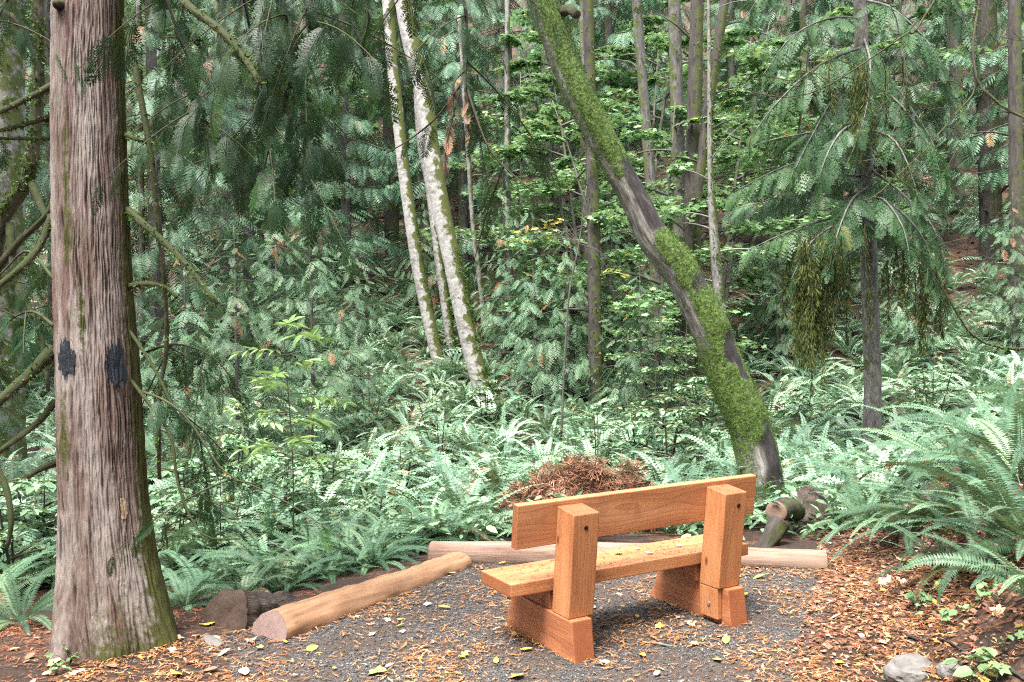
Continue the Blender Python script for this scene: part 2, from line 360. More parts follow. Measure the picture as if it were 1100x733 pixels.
def flakes(t, v, sc, stops):
    """cell colours like overlapping dry leaves"""
    vo = t.n('ShaderNodeTexVoronoi', {'Vector': v, 'Scale': sc, 'Randomness': 1.0})
    r = t.n('ShaderNodeSeparateXYZ', {0: vo.outputs['Color']}).outputs[0]
    return t.ramp(r, stops, 'CONSTANT'), vo.outputs['Distance']
def ground_mat():
    t = NT('forest_floor'); v = t.obj()
    vd = t.n('ShaderNodeVectorMath', {0: v, 1: t.n('ShaderNodeVectorMath', {0: t.n('ShaderNodeTexNoise', {'Vector': v, 'Scale': 9.0, 'Detail': 3}).outputs['Color'], 'Scale': .09}, operation='SCALE').outputs[0]}, operation='ADD').outputs[0]
    cs, dst = flakes(t, t.mapv(vd, (1, 1.5, 1)), 26, [(0, (0.0285, 0.0166, 0.0114)), (.3, (0.0519, 0.0285, 0.0187)), (.55, (0.0882, 0.0441, 0.0260)), (.75, (0.1246, 0.0622, 0.0337)), (.9, (0.1557, 0.0986, 0.0622)), (.96, (0.1868, 0.0830, 0.0311))])
    cb, _ = flakes(t, t.mapv(vd, (1.4, 1, 1)), 55, [(0, (0.0208, 0.0130, 0.0094)), (.4, (0.0467, 0.0260, 0.0172)), (.7, (0.1038, 0.0493, 0.0260)), (.9, (0.1557, 0.0778, 0.0415))])
    col = t.mix(t.ramp(t.noise(v, 2.2, 4), [(.42, (0, 0, 0)), (.58, (1, 1, 1))]), cs, cb)
    soil = t.mix(t.noise(v, 30, 4), (0.0156, 0.0099, 0.0073), (0.0519, 0.0353, 0.0270))
    col = t.mix(t.ramp(t.noise(v, 1.3, 5, .65), [(.44, (0, 0, 0)), (.56, (1, 1, 1))]), col, soil)
    h = t.math('ADD', t.noise(v, 24, 4), t.math('MULTIPLY', dst, -1.0))
    return t.end(t.principled(col, .88, t.bump(h, .6, .03), .2))
M['ground'] = ground_mat()
def gravel_mat():
    t = NT('gravel_base'); v = t.obj()
    vo = t.n('ShaderNodeTexVoronoi', {'Vector': v, 'Scale': 95.0}); r = t.n('ShaderNodeSeparateXYZ', {0: vo.outputs['Color']}).outputs[0]
    col = t.ramp(r, [(0, (.018, .0172, .0168)), (.5, (.054, .051, .050)), (.85, (.095, .091, .088)), (1, (.15, .14, .132))])
    dirt = t.mix(t.noise(v, 60, 4, .7), (.030, .020, .014), (.105, .066, .044))
    col = t.mix(t.ramp(t.noise(v, 1.9, 6, .7), [(.40, (0, 0, 0)), (.62, (.85, .85, .85))]), col, dirt)
    return t.end(t.principled(col, .85, t.bump(vo.outputs['Distance'], .9, .012), .3))
M['gravel'] = gravel_mat()
def stone_mat():
    t = NT('gravel_stone'); tint = t.attr('tint').outputs['Fac']
    col = t.ramp(tint, [(0, (.022, .021, .0205)), (.45, (.070, .066, .064)), (.8, (.13, .124, .119)), (1, (.22, .205, .19))])
    return t.end(t.principled(col, .7, None, .4))
M['stone'] = stone_mat()
M['rock'] = plain('grey_rock', (.06, .055, .052), (.19, .178, .165), 14, .85, .8)
M['steel'] = plain('bolt_steel', (.10, .10, .10), (.22, .22, .22), 80, .45, .1, .6)
M['hole'] = plain('bolt_hole_dark', (.012, .008, .006), (.03, .018, .012), 60, .9, .1, .1)
M['paint'] = plain('blue_black_paint', (.004, .005, .007), (.014, .020, .030), 22, .6, .9, .4)
M['cutwood'] = plain('fresh_cut_wood', (.105, .066, .048), (.20, .13, .095), 26, .8, .3)

# ------------------------------------------------------------------ ground and gravel path
def axis_lines(lo, d0, d1, hi, step, grow):
    a = list(np.arange(d0, d1, step)); s = step
    while a[-1] < hi: s = min(s*grow, 1.6); a.append(a[-1]+s)
    s = step
    while a[0] > lo: s = min(s*grow, 1.6); a.insert(0, a[0]-s)
    return np.array(a)
def path_mask(x, y):
    xl = np.interp(y, [0, 4.5, 5.2, 5.6, 7], [-1.2, -1.45, -1.75, -1.7, -1.0])
    n = .35*(fbm(x*2.1, y*2.1, 8.8)-.5)
    return (x > xl+n) & (x < bank_x(y)-.10+n) & (y < edge_y(x)-.06)
xs = axis_lines(-70, -3.2, 4.0, 70, .045, 1.07); ys = axis_lines(-25, 3.6, 8.6, 95, .045, 1.06)
GX, GY = np.meshgrid(xs, ys); GV = np.stack([GX, GY, gz(GX, GY)], -1).reshape(-1, 3)
nx, ny = len(xs), len(ys)
ii, jj = np.meshgrid(np.arange(nx-1), np.arange(ny-1)); k0 = (jj*nx+ii).ravel()
gq = np.stack([k0, k0+1, k0+nx+1, k0+nx], -1)
gc = GV[gq].mean(1); pm = path_mask(gc[:, 0], gc[:, 1])
tag(mesh_obj('ground', GV, gq[~pm], [M['ground']], smooth=True), kind='structure')
tag(mesh_obj('gravel_path', GV, gq[pm], [M['gravel']], smooth=True), kind='structure')

r = rng_(11)
def scatter_path(n, xlo=-2.2, xhi=3.0, ylo=3.6, yhi=7.0):
    x = r.uniform(xlo, xhi, n); y = r.uniform(ylo, yhi, n); m = path_mask(x, y); return x[m], y[m]
x, y = scatter_path(52000); n = len(x)
oct_ = np.array([[1, 0, 0], [-1, 0, 0], [0, 1, 0], [0, -1, 0], [0, 0, 1], [0, 0, -1]], float)
sz = r.gamma(3.0, .0016, n)[:, None, None].clip(.0025, .016)
Vs = oct_[None]*sz*r.uniform(.55, 1.15, (n, 6, 3))*np.array([1, 1, .7])+r.normal(0, .12, (n, 6, 3))*sz
a = r.uniform(0, 6.28, n); ca, sa = np.cos(a), np.sin(a)
Vs = np.stack([Vs[..., 0]*ca[:, None]-Vs[..., 1]*sa[:, None], Vs[..., 0]*sa[:, None]+Vs[..., 1]*ca[:, None], Vs[..., 2]], -1)
Vs = Vs+np.stack([x, y, gz(x, y)+.002], -1)[:, None]
tri = np.array([[0, 2, 4], [2, 1, 4], [1, 3, 4], [3, 0, 4], [2, 0, 5], [1, 2, 5], [3, 1, 5], [0, 3, 5]])
T_ = (np.arange(n)[:, None, None]*6+tri[None]).reshape(-1, 3)
tag(mesh_obj('gravel', Vs.reshape(-1, 3), None, [M['stone']], None, {'tint': np.repeat(r.random(n)**1.3, 6)}, tris=T_), 'loose dark grey gravel stones covering the path', 'gravel', kind='stuff')

# fallen cedar twigs: fragments of flat sprays lying on path and bank
def twig_template(rg, k, wf=1.0):
    K = Kites(); bend = rg.uniform(-1, 1); s = np.linspace(0, 1, k+1); ang = bend*s
    p = np.cumsum(np.stack([np.cos(ang), np.sin(ang)], -1), 0)/k; p -= p[0]; p -= p.mean(0)
    P = np.c_[p, .05*np.sin(s*rg.uniform(2, 5)+rg.uniform(0, 6))+.03]
    d = nrm(np.diff(P, axis=0)); sd = np.stack([-d[:, 1], d[:, 0], 0*d[:, 0]], -1)
    K.add(kite(P[:-1], d, sd, np.full(k, 1.45/k), np.full(k, .11*wf), .5), .4)
    for i in range(1, k):
        for sg in (-1, 1):
            if rg.random() < .6:
                dd = nrm(d[i]*.75+sg*sd[i]*.65+[0, 0, rg.uniform(-.1, .2)]); l = rg.uniform(.18, .45)*(1-.4*i/k)
                K.add(kite(P[i][None], dd[None], nrm(np.cross(dd, [0, 0, 1]))[None], [l], [.085*wf], .5), .6)
    return K.arrays()[0]
def litter(n, xlo, xhi, ylo, yhi, dens, name, label, smin=.010, smax=.048, mat='needles', seed=5):
    rg = rng_(seed); T = [twig_template(rg, 3+i % 4) for i in range(8)]
    x = rg.uniform(xlo, xhi, n); y = rg.uniform(ylo, yhi, n); keep = rg.random(n) < dens(x, y); x, y = x[keep], y[keep]
    z = gz(x, y); e = .02; nn = nrm(np.stack([-(gz(x+e, y)-z)/e, -(gz(x, y+e)-z)/e, np.ones_like(z)], -1)+rg.normal(0, .13, (len(x), 3)))
    a = rg.uniform(0, 6.28, len(x)); R = frames(np.stack([np.cos(a), np.sin(a), 0*a], -1), nn)
    P = np.stack([x, y, z+.006+rg.random(len(x))*.008], -1); s = rg.uniform(smin, smax, len(x))*np.where(rg.random(len(x)) < .12, 1.7, 1)
    K = Kites(); w = rg.integers(0, 8, len(x))
    for i in range(8):
        m = w == i
        if m.any():
            Q = place(T[i], R[m], P[m], s[m]); K.add(Q, np.repeat(np.clip(rg.normal(.5, .28, m.sum()), 0, 1), len(T[i])))
    return tag(K.build(name, M[mat]), label, 'litter', kind='stuff')
def d_path(x, y):
    n = fbm(x*2.3, y*2.3, 2.2); return np.clip((n-.38)*3.6, .10, .95)*(y < edge_y(x)-.02)
litter(42000, -2.3, 2.6, 3.7, 7.0, d_path, 'twig_litter', 'orange fallen cedar twigs strewn over the gravel path')
def d_bank(x, y): return np.clip((fbm(x*2.0, y*2.0, 6.2)-.20)*2.8, .35, 1)*(x > bank_x(y)-.2)
litter(26000, 1.2, 5.0, 3.7, 9.5, d_bank, 'needle_litter', 'rusty cedar litter covering the bank right of the path', seed=6, smax=.055)
def d_left(x, y): return np.clip((fbm(x*2.0, y*2.0, 6.9)-.30)*2.6, .1, 1)*(x < -1.2)
litter(11000, -4.2, -1.1, 3.7, 6.2, d_left, 'cedar_litter', 'orange cedar litter around the foot of the big trunk', seed=8, smax=.055)
# broad dry leaves matted together on bank and hillside: too many to count
def dry_leaves(n, xr, yr, dens, name, label, s0, s1, seed, mat='dryleaf'):
    rg = rng_(seed); x = rg.uniform(*xr, n); y = rg.uniform(*yr, n); k = rg.random(n) < dens(x, y); x, y = x[k], y[k]
    z = gz(x, y); e = .03; nn = nrm(np.stack([-(gz(x+e, y)-z)/e, -(gz(x, y+e)-z)/e, np.ones_like(z)], -1)+rg.normal(0, .33, (len(x), 3)))
    a = rg.uniform(0, 6.28, len(x)); R = frames(np.stack([np.cos(a), np.sin(a), 0*a], -1), nn)
    T = np.array([[[-.5, 0, .08], [-.1, .33, 0], [.5, 0, .1], [.05, -.3, .03]]])
    K = Kites(); K.add(place(T, R, np.stack([x, y, z+.012], -1), rg.uniform(s0, s1, len(x))), np.clip(rg.normal(.45, .3, len(x)), 0, 1))
    return tag(K.build(name, M[mat]), label, 'leaf litter', kind='stuff')
dry_leaves(17000, (1.2, 5.2), (3.7, 9.5), d_bank, 'leaf_litter', 'matted brown leaves covering the bank right of the path', .015, .05, 21)
dry_leaves(16000, (-22, 24), (20, 48), lambda x, y: .3+.7*(fbm(x*.3, y*.3, 1.1) > .45), 'hillside_leaf_litter', 'brown fallen leaves covering the wooded hillside', .10, .26, 22, 'humus')

# ------------------------------------------------------------------ foliage templates
def fern_arrays(seed, nfr, L, npairs, e_lo=35, e_hi=78, wid=.105, dead=.06):
    rg = rng_(seed); K = Kites(); a0 = rg.uniform(0, 6.28)
    for i in range(nfr):
        az = a0+i*2.399+rg.normal(0, .2); el = math.radians(rg.uniform(e_lo, e_hi)); l = L*rg.uniform(.72, 1.08)
        isdead = rg.random() < dead*.6
        s = np.linspace(0, 1, npairs+1); bend = math.radians(rg.uniform(55, 105))*(1.35 if isdead else 1)
        ang = el-bend*s**1.35; dz = np.sin(ang); dh = np.cos(ang); sway = rg.normal(0, .25)*s
        d = np.stack([np.cos(az+sway)*dh, np.sin(az+sway)*dh, dz], -1)
        P = np.cumsum(d, 0)*(l/(npairs+1)); P = P-P[0]+np.array([math.cos(az), math.sin(az), 0])*.03
        side = np.stack([-np.sin(az+sway), np.cos(az+sway), 0*s], -1)
        roll = rg.normal(0, .35); up = nrm(np.cross(d, side)); side = side*math.cos(roll)+up*math.sin(roll)*np.sign(rg.normal())
        up = np.cross(d, side)
        prof = np.minimum(1, np.maximum(s-.07, 0)/.16)*np.maximum(1-s, 0)**.62*1.05
        w = wid*L*prof*rg.uniform(.85, 1.1); ok = w > .004
        tb = 1.0 if isdead else np.clip(rg.normal(.45, .26), 0, .9)
        step = l/(npairs+1)
        for sg in (-1, 1):
            dd = nrm(side*sg*.93+d*.30-np.array([0, 0, .16])+rg.normal(0, .05, d.shape)+up*.08)
            m = ok; wd = np.cross(dd, up)
            K.add(kite(P[m], dd[m], nrm(wd[m]), w[m], np.full(m.sum(), step*1.02), .30), np.clip(tb+rg.normal(0, .07, m.sum()), 0, 1 if isdead else .95))
        K.add(kite(P[:-1], d[:-1], side[:-1], np.full(npairs, step*1.2), np.full(npairs, .007), .5), .2 if not isdead else 1)
    return K
FERN_HI = [fern_arrays(100+i, 21, .95, 58, wid=.088, e_lo=22, e_hi=66) for i in range(4)]
FERN_LO = [fern_arrays(200+i, 24, 1.08, 25, wid=.098, e_lo=42, e_hi=82) for i in range(5)]

def spray_tpl(seed, nsec, nter, sag=.25, sec=.36, w1=.020, w2=.0175):
    """flat cedar spray, unit length along +x, normal +z"""
    rg = rng_(seed); K = Kites(); X = np.array([1., 0, 0]); Z = np.array([0, 0, 1.])
    for i in range(nsec):
        s = .10+.86*i/(nsec-1); sg = 1 if i % 2 else -1
        l = sec*min(1, .45+s*1.6)*(1-s)**.55*rg.uniform(.8, 1.1)+.03
        a = math.radians(rg.uniform(42, 58)); d = np.array([math.cos(a), sg*math.sin(a), -.12]); d /= np.linalg.norm(d)
        b = np.array([s, 0, 0]); sd = nrm(np.cross(Z, d))
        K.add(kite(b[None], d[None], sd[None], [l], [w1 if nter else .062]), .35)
        for j in range(nter):
            q = (j+.6)/(nter+.4); p = b+d*l*q
            for sh in (-1, 1):
                a2 = math.radians(40); dd = d*math.cos(a2)+sd*sh*math.sin(a2)+rg.normal(0, .05, 3); tl = l*.42*(1-q*.7)
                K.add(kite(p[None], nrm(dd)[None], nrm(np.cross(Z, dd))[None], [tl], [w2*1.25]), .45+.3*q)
    K.add(kite(np.array([[0, 0, 0.], [.5, 0, 0]]), np.stack([X, X]), np.array([[0, 1., 0]]*2), [.55, .55], [.018, .014], .5), .1)
    Q, t = K.arrays(); Q = Q.copy()
    Q[..., 2] -= sag*Q[..., 0]**2+.35*np.abs(Q[..., 1])**1.5
    return Q, t
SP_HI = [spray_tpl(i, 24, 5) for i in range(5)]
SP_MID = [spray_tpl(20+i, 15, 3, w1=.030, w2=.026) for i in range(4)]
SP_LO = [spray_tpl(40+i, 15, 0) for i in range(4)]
for _Q, _t in SP_LO: _Q[..., 1] *= 1.1

def sprays(K, rg, tpls, P, D, N, s, tint0, tvar=.18):
    w = rg.integers(0, len(tpls), len(P)); R = frames(D, N)
    for i, (Q, t) in enumerate(tpls):
        m = np.where(w == i)[0]
        if len(m):
            tt = np.clip(t[None]*.35+np.asarray(tint0)[m][:, None]+rg.normal(0, .06, (len(m), len(t))), 0, 1)
            K.add(place(Q, R[m], P[m], np.asarray(s)[m]), tt.ravel())

def branch_sprays(K, rg, tpls, path, spacing, slen, start=.12, droop=.5, tint=.3, dead=.03, out=.7):
    """hang sprays left and right along a branch path"""
    L = np.linalg.norm(np.diff(path, axis=0), axis=1); cl = np.concatenate([[0], np.cumsum(L)])
    n = max(3, int(cl[-1]*(1-start)/spacing)); s = np.linspace(start, 1, n)*cl[-1]
    P = np.stack([np.interp(s, cl, path[:, k]) for k in range(3)], -1)
    Tn = nrm(np.stack([np.interp(s, cl, np.gradient(path[:, k])) for k in range(3)], -1))
    side = nrm(np.cross(Tn, [0, 0, 1.])+1e-6); sg = np.where(np.arange(n) % 2, 1, -1)[:, None]
    f = (s/cl[-1])[:, None]
    D = Tn*(.45+.5*f)+side*sg*out*(1.1-f)+np.array([0, 0, -1.])*droop+rg.normal(0, .14, (n, 3))
    N = np.array([0, 0, 1.])+Tn*droop*.6+rg.normal(0, .28, (n, 3))
    sl = slen*(.65+.5*np.sin(np.pi*np.clip(f[:, 0]*.8+.2, 0, 1)))*rg.uniform(.7, 1.15, n)
    tt = np.where(rg.random(n) < dead, 1.0, np.clip(rg.normal(tint, .12, n), 0, .62))
    sprays(K, rg, tpls, P, D, N, sl, tt)

def conifer(name, seed, H, nb, lmax, base, tpls, spacing, slen, leaf, bark, r0, droop=.5, tip=.9, topcut=1.0, tint=.3, lean=(0, 0), dead=.03, upturn=.25, root=None):
    rg = rng_(seed)
    if root is None: root = empty(name, (0, 0, 0))
    n = 22; h = np.linspace(0, H, n); wob = np.cumsum(rg.normal(0, .012*H/n, (n, 2)), 0)
    tp = np.c_[wob[:, 0]+lean[0]*h, wob[:, 1]+lean[1]*h, h-.15]
    rad = r0*(1-h/H*tip)+r0*.35*np.exp(-h/.35)
    T = Tubes(); T.add(tp, rad, 10, rough=.12, seed=seed); K = Kites()
    for i in range(nb):
        q = (i+.5)/nb; hh = base+(H*topcut-base)*q; az = i*2.399+rg.normal(0, .35)
        f = min(1, .55+2.2*q)*(1-q)**.75+.10 if topcut >= 1 else .55+.45*(1-q)
        l = lmax*f*rg.uniform(.7, 1.1); b = np.array([np.interp(hh, h, tp[:, 0]), np.interp(hh, h, tp[:, 1]), hh-.15])
        s = np.linspace(0, 1, 9); hd = np.array([math.cos(az), math.sin(az), 0])
        z = (.12+rg.normal(0, .10))*s-droop*s**1.6+upturn*s**4
        p = b+hd*(s*l)[:, None]+np.array([0, 0, 1.])*(z*l)[:, None]+np.cross(hd, [0, 0, 1.])*(rg.normal(0, .12)*l*s**2)[:, None]
        T.add(p, np.linspace(max(.006, .0075*l), .002, 9), 4, cap=False)
        branch_sprays(K, rg, tpls, p, spacing, slen*(.55+.45*f), tint=tint, dead=dead)
    T.build('trunk', bark, root); K.build('crown', leaf, root)
    return root

# broad leaves: five pointed lobes of a maple leaf, or a folded oval leaf
def maple_leaf_tpl():
    K = Kites(); Z = np.array([0, 0, 1.])
    for a, l, w in ((0, .62, .34), (.85, .5, .30), (-.85, .5, .30), (1.75, .34, .24), (-1.75, .34, .24)):
        d = np.array([math.cos(a), math.sin(a), -.12]); K.add(kite(np.array([[.12, 0, 0]]), d[None], nrm(np.cross(Z, d))[None], [l], [w], .5), .5)
    K.add(kite(np.array([[-.45, 0, .03]]), np.array([[1., 0, 0]]), np.array([[0, 1., 0]]), [.6], [.02], .5), .2)
    return K.arrays()[0]
def oval_leaf_tpl(w=.46):
    b, m, e = [0, 0, 0], [.5, 0, -.05], [1, 0, -.12]
    return np.array([[b, [.22, w*.42, .05], [.62, w*.48, .02], e], [b, e, [.62, -w*.48, .02], [.22, -w*.42, .05]]], float)
ML, OL = maple_leaf_tpl(), oval_leaf_tpl()
def leaves(K, rg, tpl, P, size, tint, flat=.35, tv=.16, D=None, yellow=.03):
    n = len(P); a = rg.uniform(0, 6.28, n)
    D0 = np.stack([np.cos(a), np.sin(a), -.25+0*a], -1) if D is None else D+rg.normal(0, .3, (n, 3))
    N = np.array([0, 0, 1.])+rg.normal(0, flat, (n, 3))
    t = np.clip(rg.normal(tint, tv, n), 0, .93); t = np.where(rg.random(n) < yellow, rg.uniform(.94, 1, n), t)
    K.add(place(tpl, frames(D0, N), P, size*rg.uniform(.6, 1.15, n)), np.repeat(t, len(tpl)))
def broadleaf(name, seed, H, r0, nl, lmax, base, nleaf, size, leaf, bark, tpl=ML, tint=.5, lean=(0, 0), yellow=.03, root=None, multi=1):
    rg = rng_(seed)
    if root is None: root = empty(name, (0, 0, 0))
    T = Tubes(); K = Kites(); n = 18; h = np.linspace(0, H, n)
    for st in range(multi):
        ln = np.array(lean)+(rg.normal(0, .14, 2) if multi > 1 else 0)
        wob = np.cumsum(rg.normal(0, .02*H/n, (n, 2)), 0); tp = np.c_[wob[:, 0]+ln[0]*h, wob[:, 1]+ln[1]*h, h-.15]
        T.add(tp, r0*(1-h/H*.85)+r0*.3*np.exp(-h/.4), 9, rough=.12, seed=seed+st)
        for i in range(nl):
            q = (i+.5)/nl; hh = base+(H-base)*q; az = i*2.399+rg.normal(0, .5); l = lmax*(1-.55*q)*rg.uniform(.6, 1.1)
            b = np.array([np.interp(hh, h, tp[:, 0]), np.interp(hh, h, tp[:, 1]), hh-.15]); s = np.linspace(0, 1, 8)
            hd = np.array([math.cos(az), math.sin(az), 0]); p = b+hd*(s*l)[:, None]+np.array([0, 0, 1.])*((.45*s-.35*s**2)*l)[:, None]+np.cross(hd, [0, 0, 1.])*(rg.normal(0, .2)*l*s**2)[:, None]
            T.add(p, np.linspace(.016*l+.004, .003, 8), 4, cap=False)
            m = int(nleaf/nl/multi); u = rg.uniform(.25, 1.05, m)
            base_p = np.stack([np.interp(u, s, p[:, k]) for k in range(3)], -1)
            off = np.c_[rg.normal(0, .20*l*.6, m), rg.normal(0, .20*l*.6, m), rg.normal(0, .045*l, m)-.02]
            leaves(K, rg, tpl, base_p+off*(.4+.6*u[:, None]), size, tint, yellow=yellow)
    T.build('trunk', bark, root); K.build('crown', leaf, root)
    return root

# ------------------------------------------------------------------ the bench
import bmesh
B0 = np.array([.766, 5.07, 0.0]); BYAW = .505
bench = empty('park_bench', (B0[0], B0[1], float(gz(B0[0], B0[1]))), 'orange cedar timber park bench seen from behind on the gravel path', 'bench')
bench.rotation_euler = (0, 0, BYAW)
RK = .135; FH = .21; PW, PD, HP, PX = .155, .164, .765, .50; BL = 1.63
def prism_obj(name, prof, axis_len, mat, parent, bevel=.006, tf=None, jitter=0):
    """polygon prof (list of (y,z)) extruded along x over axis_len=(x0,x1), optional tf on each vertex, bevelled"""
    bm = bmesh.new(); x0, x1 = axis_len
    a = [bm.verts.new((x0, y, z)) for y, z in prof]; b = [bm.verts.new((x1, y, z)) for y, z in prof]
    bm.faces.new(a[::-1]); bm.faces.new(b)
    for i in range(len(prof)): bm.faces.new((a[i], a[(i+1) % len(prof)], b[(i+1) % len(prof)], b[i]))
    bmesh.ops.recalc_face_normals(bm, faces=bm.faces)
    bmesh.ops.bevel(bm, geom=bm.edges[:], offset=bevel, segments=2, affect='EDGES', profile=.6)
    if tf:
        for v in bm.verts: v.co = tf(v.co)
    me = bpy.data.meshes.new(name); bm.to_mesh(me); bm.free()
    for p in me.polygons: p.use_smooth = False
    me.materials.append(mat); o = bpy.data.objects.new(name, me); COL.objects.link(o); o.parent = parent
    return o
def box_prof(y0, y1, z0, z1): return [(y0, z0), (y1, z0), (y1, z1), (y0, z1)]
def setrot(o): o.rotation_euler = (RK, 0, 0); o.location = (0, 0, FH)       # raked about the top of the foot
def cyl(name, r_, d_, loc, mat, parent, axis='y', rim=0):
    bm = bmesh.new(); bmesh.ops.create_cone(bm, cap_ends=True, segments=20, radius1=r_, radius2=r_*.92, depth=d_)
    me = bpy.data.meshes.new(name); bm.to_mesh(me); bm.free(); me.materials.append(mat)
    o = bpy.data.objects.new(name, me); COL.objects.link(o); o.parent = parent; o.location = loc
    o.rotation_euler = (math.pi/2, 0, 0) if axis == 'y' else (0, math.pi/2, 0)
    return o
for i, sx in enumerate((-1, 1)):
    xc = sx*PX; inner = -sx
    post = prism_obj('post', [(0, 0), (PD, -PD*math.tan(RK)), (PD, HP-FH), (0, HP-FH)], (-PW/2, PW/2), wood('cedar_post_%d' % i, 2, (.03 if i else -.20, .30 if i else .34), seed=3.1*i), bench)
    setrot(post); post.location = (xc, 0, FH+.001)
    h = cyl('bolt_hole', .0125, .012, (.012*sx+.01, .002, HP-FH-.075), M['hole'], post)
    # the lap: a tongue of the post running down the inner side of the foot
    tx0, tx1 = (xc+inner*PW/2, xc+inner*(PW/2-.034)); tx0, tx1 = min(tx0, tx1), max(tx0, tx1)
    lap = prism_obj('post_lap', box_prof(.012, PD-.004, .035, FH-.001), (tx0, tx1), post.data.materials[0], bench, .004)
    cyl('bolt', .011, .012, (xc+inner*PW/2+inner*.002, PD*.5, .115), M['steel'], lap, 'x')
    fx0, fx1 = (xc-inner*(PW/2+.004), xc+inner*(PW/2-.036)); fx0, fx1 = min(fx0, fx1), max(fx0, fx1)
    prof = [(-.064, -.03), (.69, -.03), (.60, FH-.02), (.52, FH), (-.036, FH)]
    prism_obj('foot', prof, (fx0, fx1), wood('cedar_foot_%d' % i, 1, (xc+.03, .03), base=((0.1890, 0.0597, 0.0265), (0.3545, 0.1313, 0.0586), (0.4727, 0.2068, 0.0992)), seed=1.7+i), bench, .007)
    prism_obj('seat_block', box_prof(.20, .54, FH+.001, .313), (xc-PW/2+.012, xc+PW/2-.012), wood('cedar_block_%d' % i, 1, (xc, .26), base=((0.1733, 0.0557, 0.0245), (0.3151, 0.1113, 0.0492), (0.3939, 0.1594, 0.0756)), seed=5+i), bench, .004)
for k, (y0, y1) in enumerate(((.178, .350), (.3535, .526))):
    prism_obj('seat_plank', box_prof(y0, y1, .315, .386-(.002 if k else 0)), (-BL/2+.004*k, BL/2-.003*k), wood('cedar_seat_%d' % k, 0, (y0+.05, .26), base=((0.2534, 0.0903, 0.0363), (0.4156, 0.1722, 0.0727), (0.5474, 0.2717, 0.1265)), seed=7.7*k+1), bench, .007)
bk = prism_obj('backrest', box_prof(PD+.001, PD+.049, .558-FH, .792-FH), (-BL/2, BL/2-.012), wood('cedar_back', 0, (PD+.19, .50), base=((0.2836, 0.0995, 0.0397), (0.4411, 0.1791, 0.0773), (0.5514, 0.2627, 0.1275)), seed=2.2), bench, .005)
setrot(bk)

# ------------------------------------------------------------------ edging logs
def peeled():
    t = NT('peeled_log'); b = t.attr('bark').outputs['Vector']
    f = t.noise(t.mapv(b, (34, 34, 2.0)), 1.0, 4); g = t.noise(t.mapv(b, (6, 6, 1.2)), 1.0, 3)
    col = t.ramp(t.math('ADD', t.math('MULTIPLY', f, .5), t.math('MULTIPLY', g, .5)), [(.32, (.12, .060, .030)), (.5, (.225, .120, .062)), (.68, (.31, .185, .105))])
    kn = t.n('ShaderNodeTexVoronoi', {'Vector': t.mapv(b, (8, 8, 3)), 'Scale': 1.0}).outputs['Distance']
    col = t.mix(t.ramp(kn, [(.06, (0.4340, 0.4340, 0.4340)), (.13, (0, 0, 0))]), col, (0.0744, 0.0310, 0.0155))
    return t.end(t.principled(col, .6, t.bump(f, .25, .006), .3))
M['peeled'] = peeled()
M['hewn'] = bark_mat('hewn_log', (0.1071, 0.0625, 0.0446), (0.1964, 0.1250, 0.0915), (0.2589, 0.1875, 0.1473), fib=(20, 20, 2))
M['rot'] = bark_mat('rotten_wood', (0.0124, 0.0087, 0.0068), (0.0372, 0.0260, 0.0205), (0.0930, 0.0713, 0.0589), fib=(30, 30, 5), bump=1.0, dist=.03)
M['rotend'] = plain('rotten_core', (0.0279, 0.0174, 0.0124), (0.0930, 0.0620, 0.0465), 16, .95, 1.0)
M['greyend'] = plain('weathered_cut', (0.0992, 0.0651, 0.0558), (0.2232, 0.1488, 0.1302), 18, .85, .5)
def log_thing(name, p0, p1, r0, r1, mat, endmat, label, cat='log', squash=(1, 1), ns=26, endtilt=0.0, cut=0.0, seed=0, rough=.05, n=26):
    p0, p1 = np.array(p0, float), np.array(p1, float); root = empty(name, (p0+p1)/2, label, cat); c = (p0+p1)/2
    s = np.linspace(0, 1, n); P = p0+(p1-p0)*s[:, None]; P[:, 2] += .012*np.sin(s*5+seed)
    V, q, t, b = tube(P-c, r0+(r1-r0)*s, ns, rough=rough, seed=seed, cap=False)
    zc = np.repeat((P-c)[:, 2], ns); V[:, 2] = zc+(V[:, 2]-zc)*squash[1]; V += (.6*rough*r0*(fbm(V[:, 0]*14+seed, V[:, 1]*14, V[:, 2]*14)-.5)*2)[:, None]*nrm(V-np.repeat(P-c, ns, 0))
    V += np.repeat(np.clip(1-np.arange(n)/3, 0, 1), ns)[:, None]*cut*((V-np.repeat(P-c, ns, 0))[:, 2])[:, None]*nrm(p1-p0)
    mesh_obj('body', V, q, [mat], root, {'bark': b}, smooth=True)
    for e, ring in ((0, V[:ns]), (1, V[-ns:])):
        cen = ring.mean(0); out = nrm(P[0]-P[1] if e == 0 else P[-1]-P[-2])
        lv = [ring+out*.001]
        for k, f in enumerate((.86, .6, .3)):
            lv.append(cen+(ring-cen)*f+out*(.004+(.010+.07*endtilt)*(fbm((cen+(ring-cen)*f)[:, 0]*12+k, (cen+(ring-cen)*f)[:, 1]*12, (cen+(ring-cen)*f)[:, 2]*12)-.35*endtilt))[:, None])
        VV = np.vstack(lv+[cen+out*.006]); qq = []
        for k in range(3):
            for i in range(ns): qq.append((k*ns+i, k*ns+(i+1) % ns, (k+1)*ns+(i+1) % ns, (k+1)*ns+i))
        tt = [(3*ns+i, 3*ns+(i+1) % ns, 4*ns) for i in range(ns)]
        mesh_obj('cut_end', VV, np.array(qq), [endmat], root, tris=np.array(tt))
    return root
pa, pb = ghit(304, 688), ghit(506, 609)
na = nrm(np.array([-(pb-pa)[1], (pb-pa)[0], 0]))
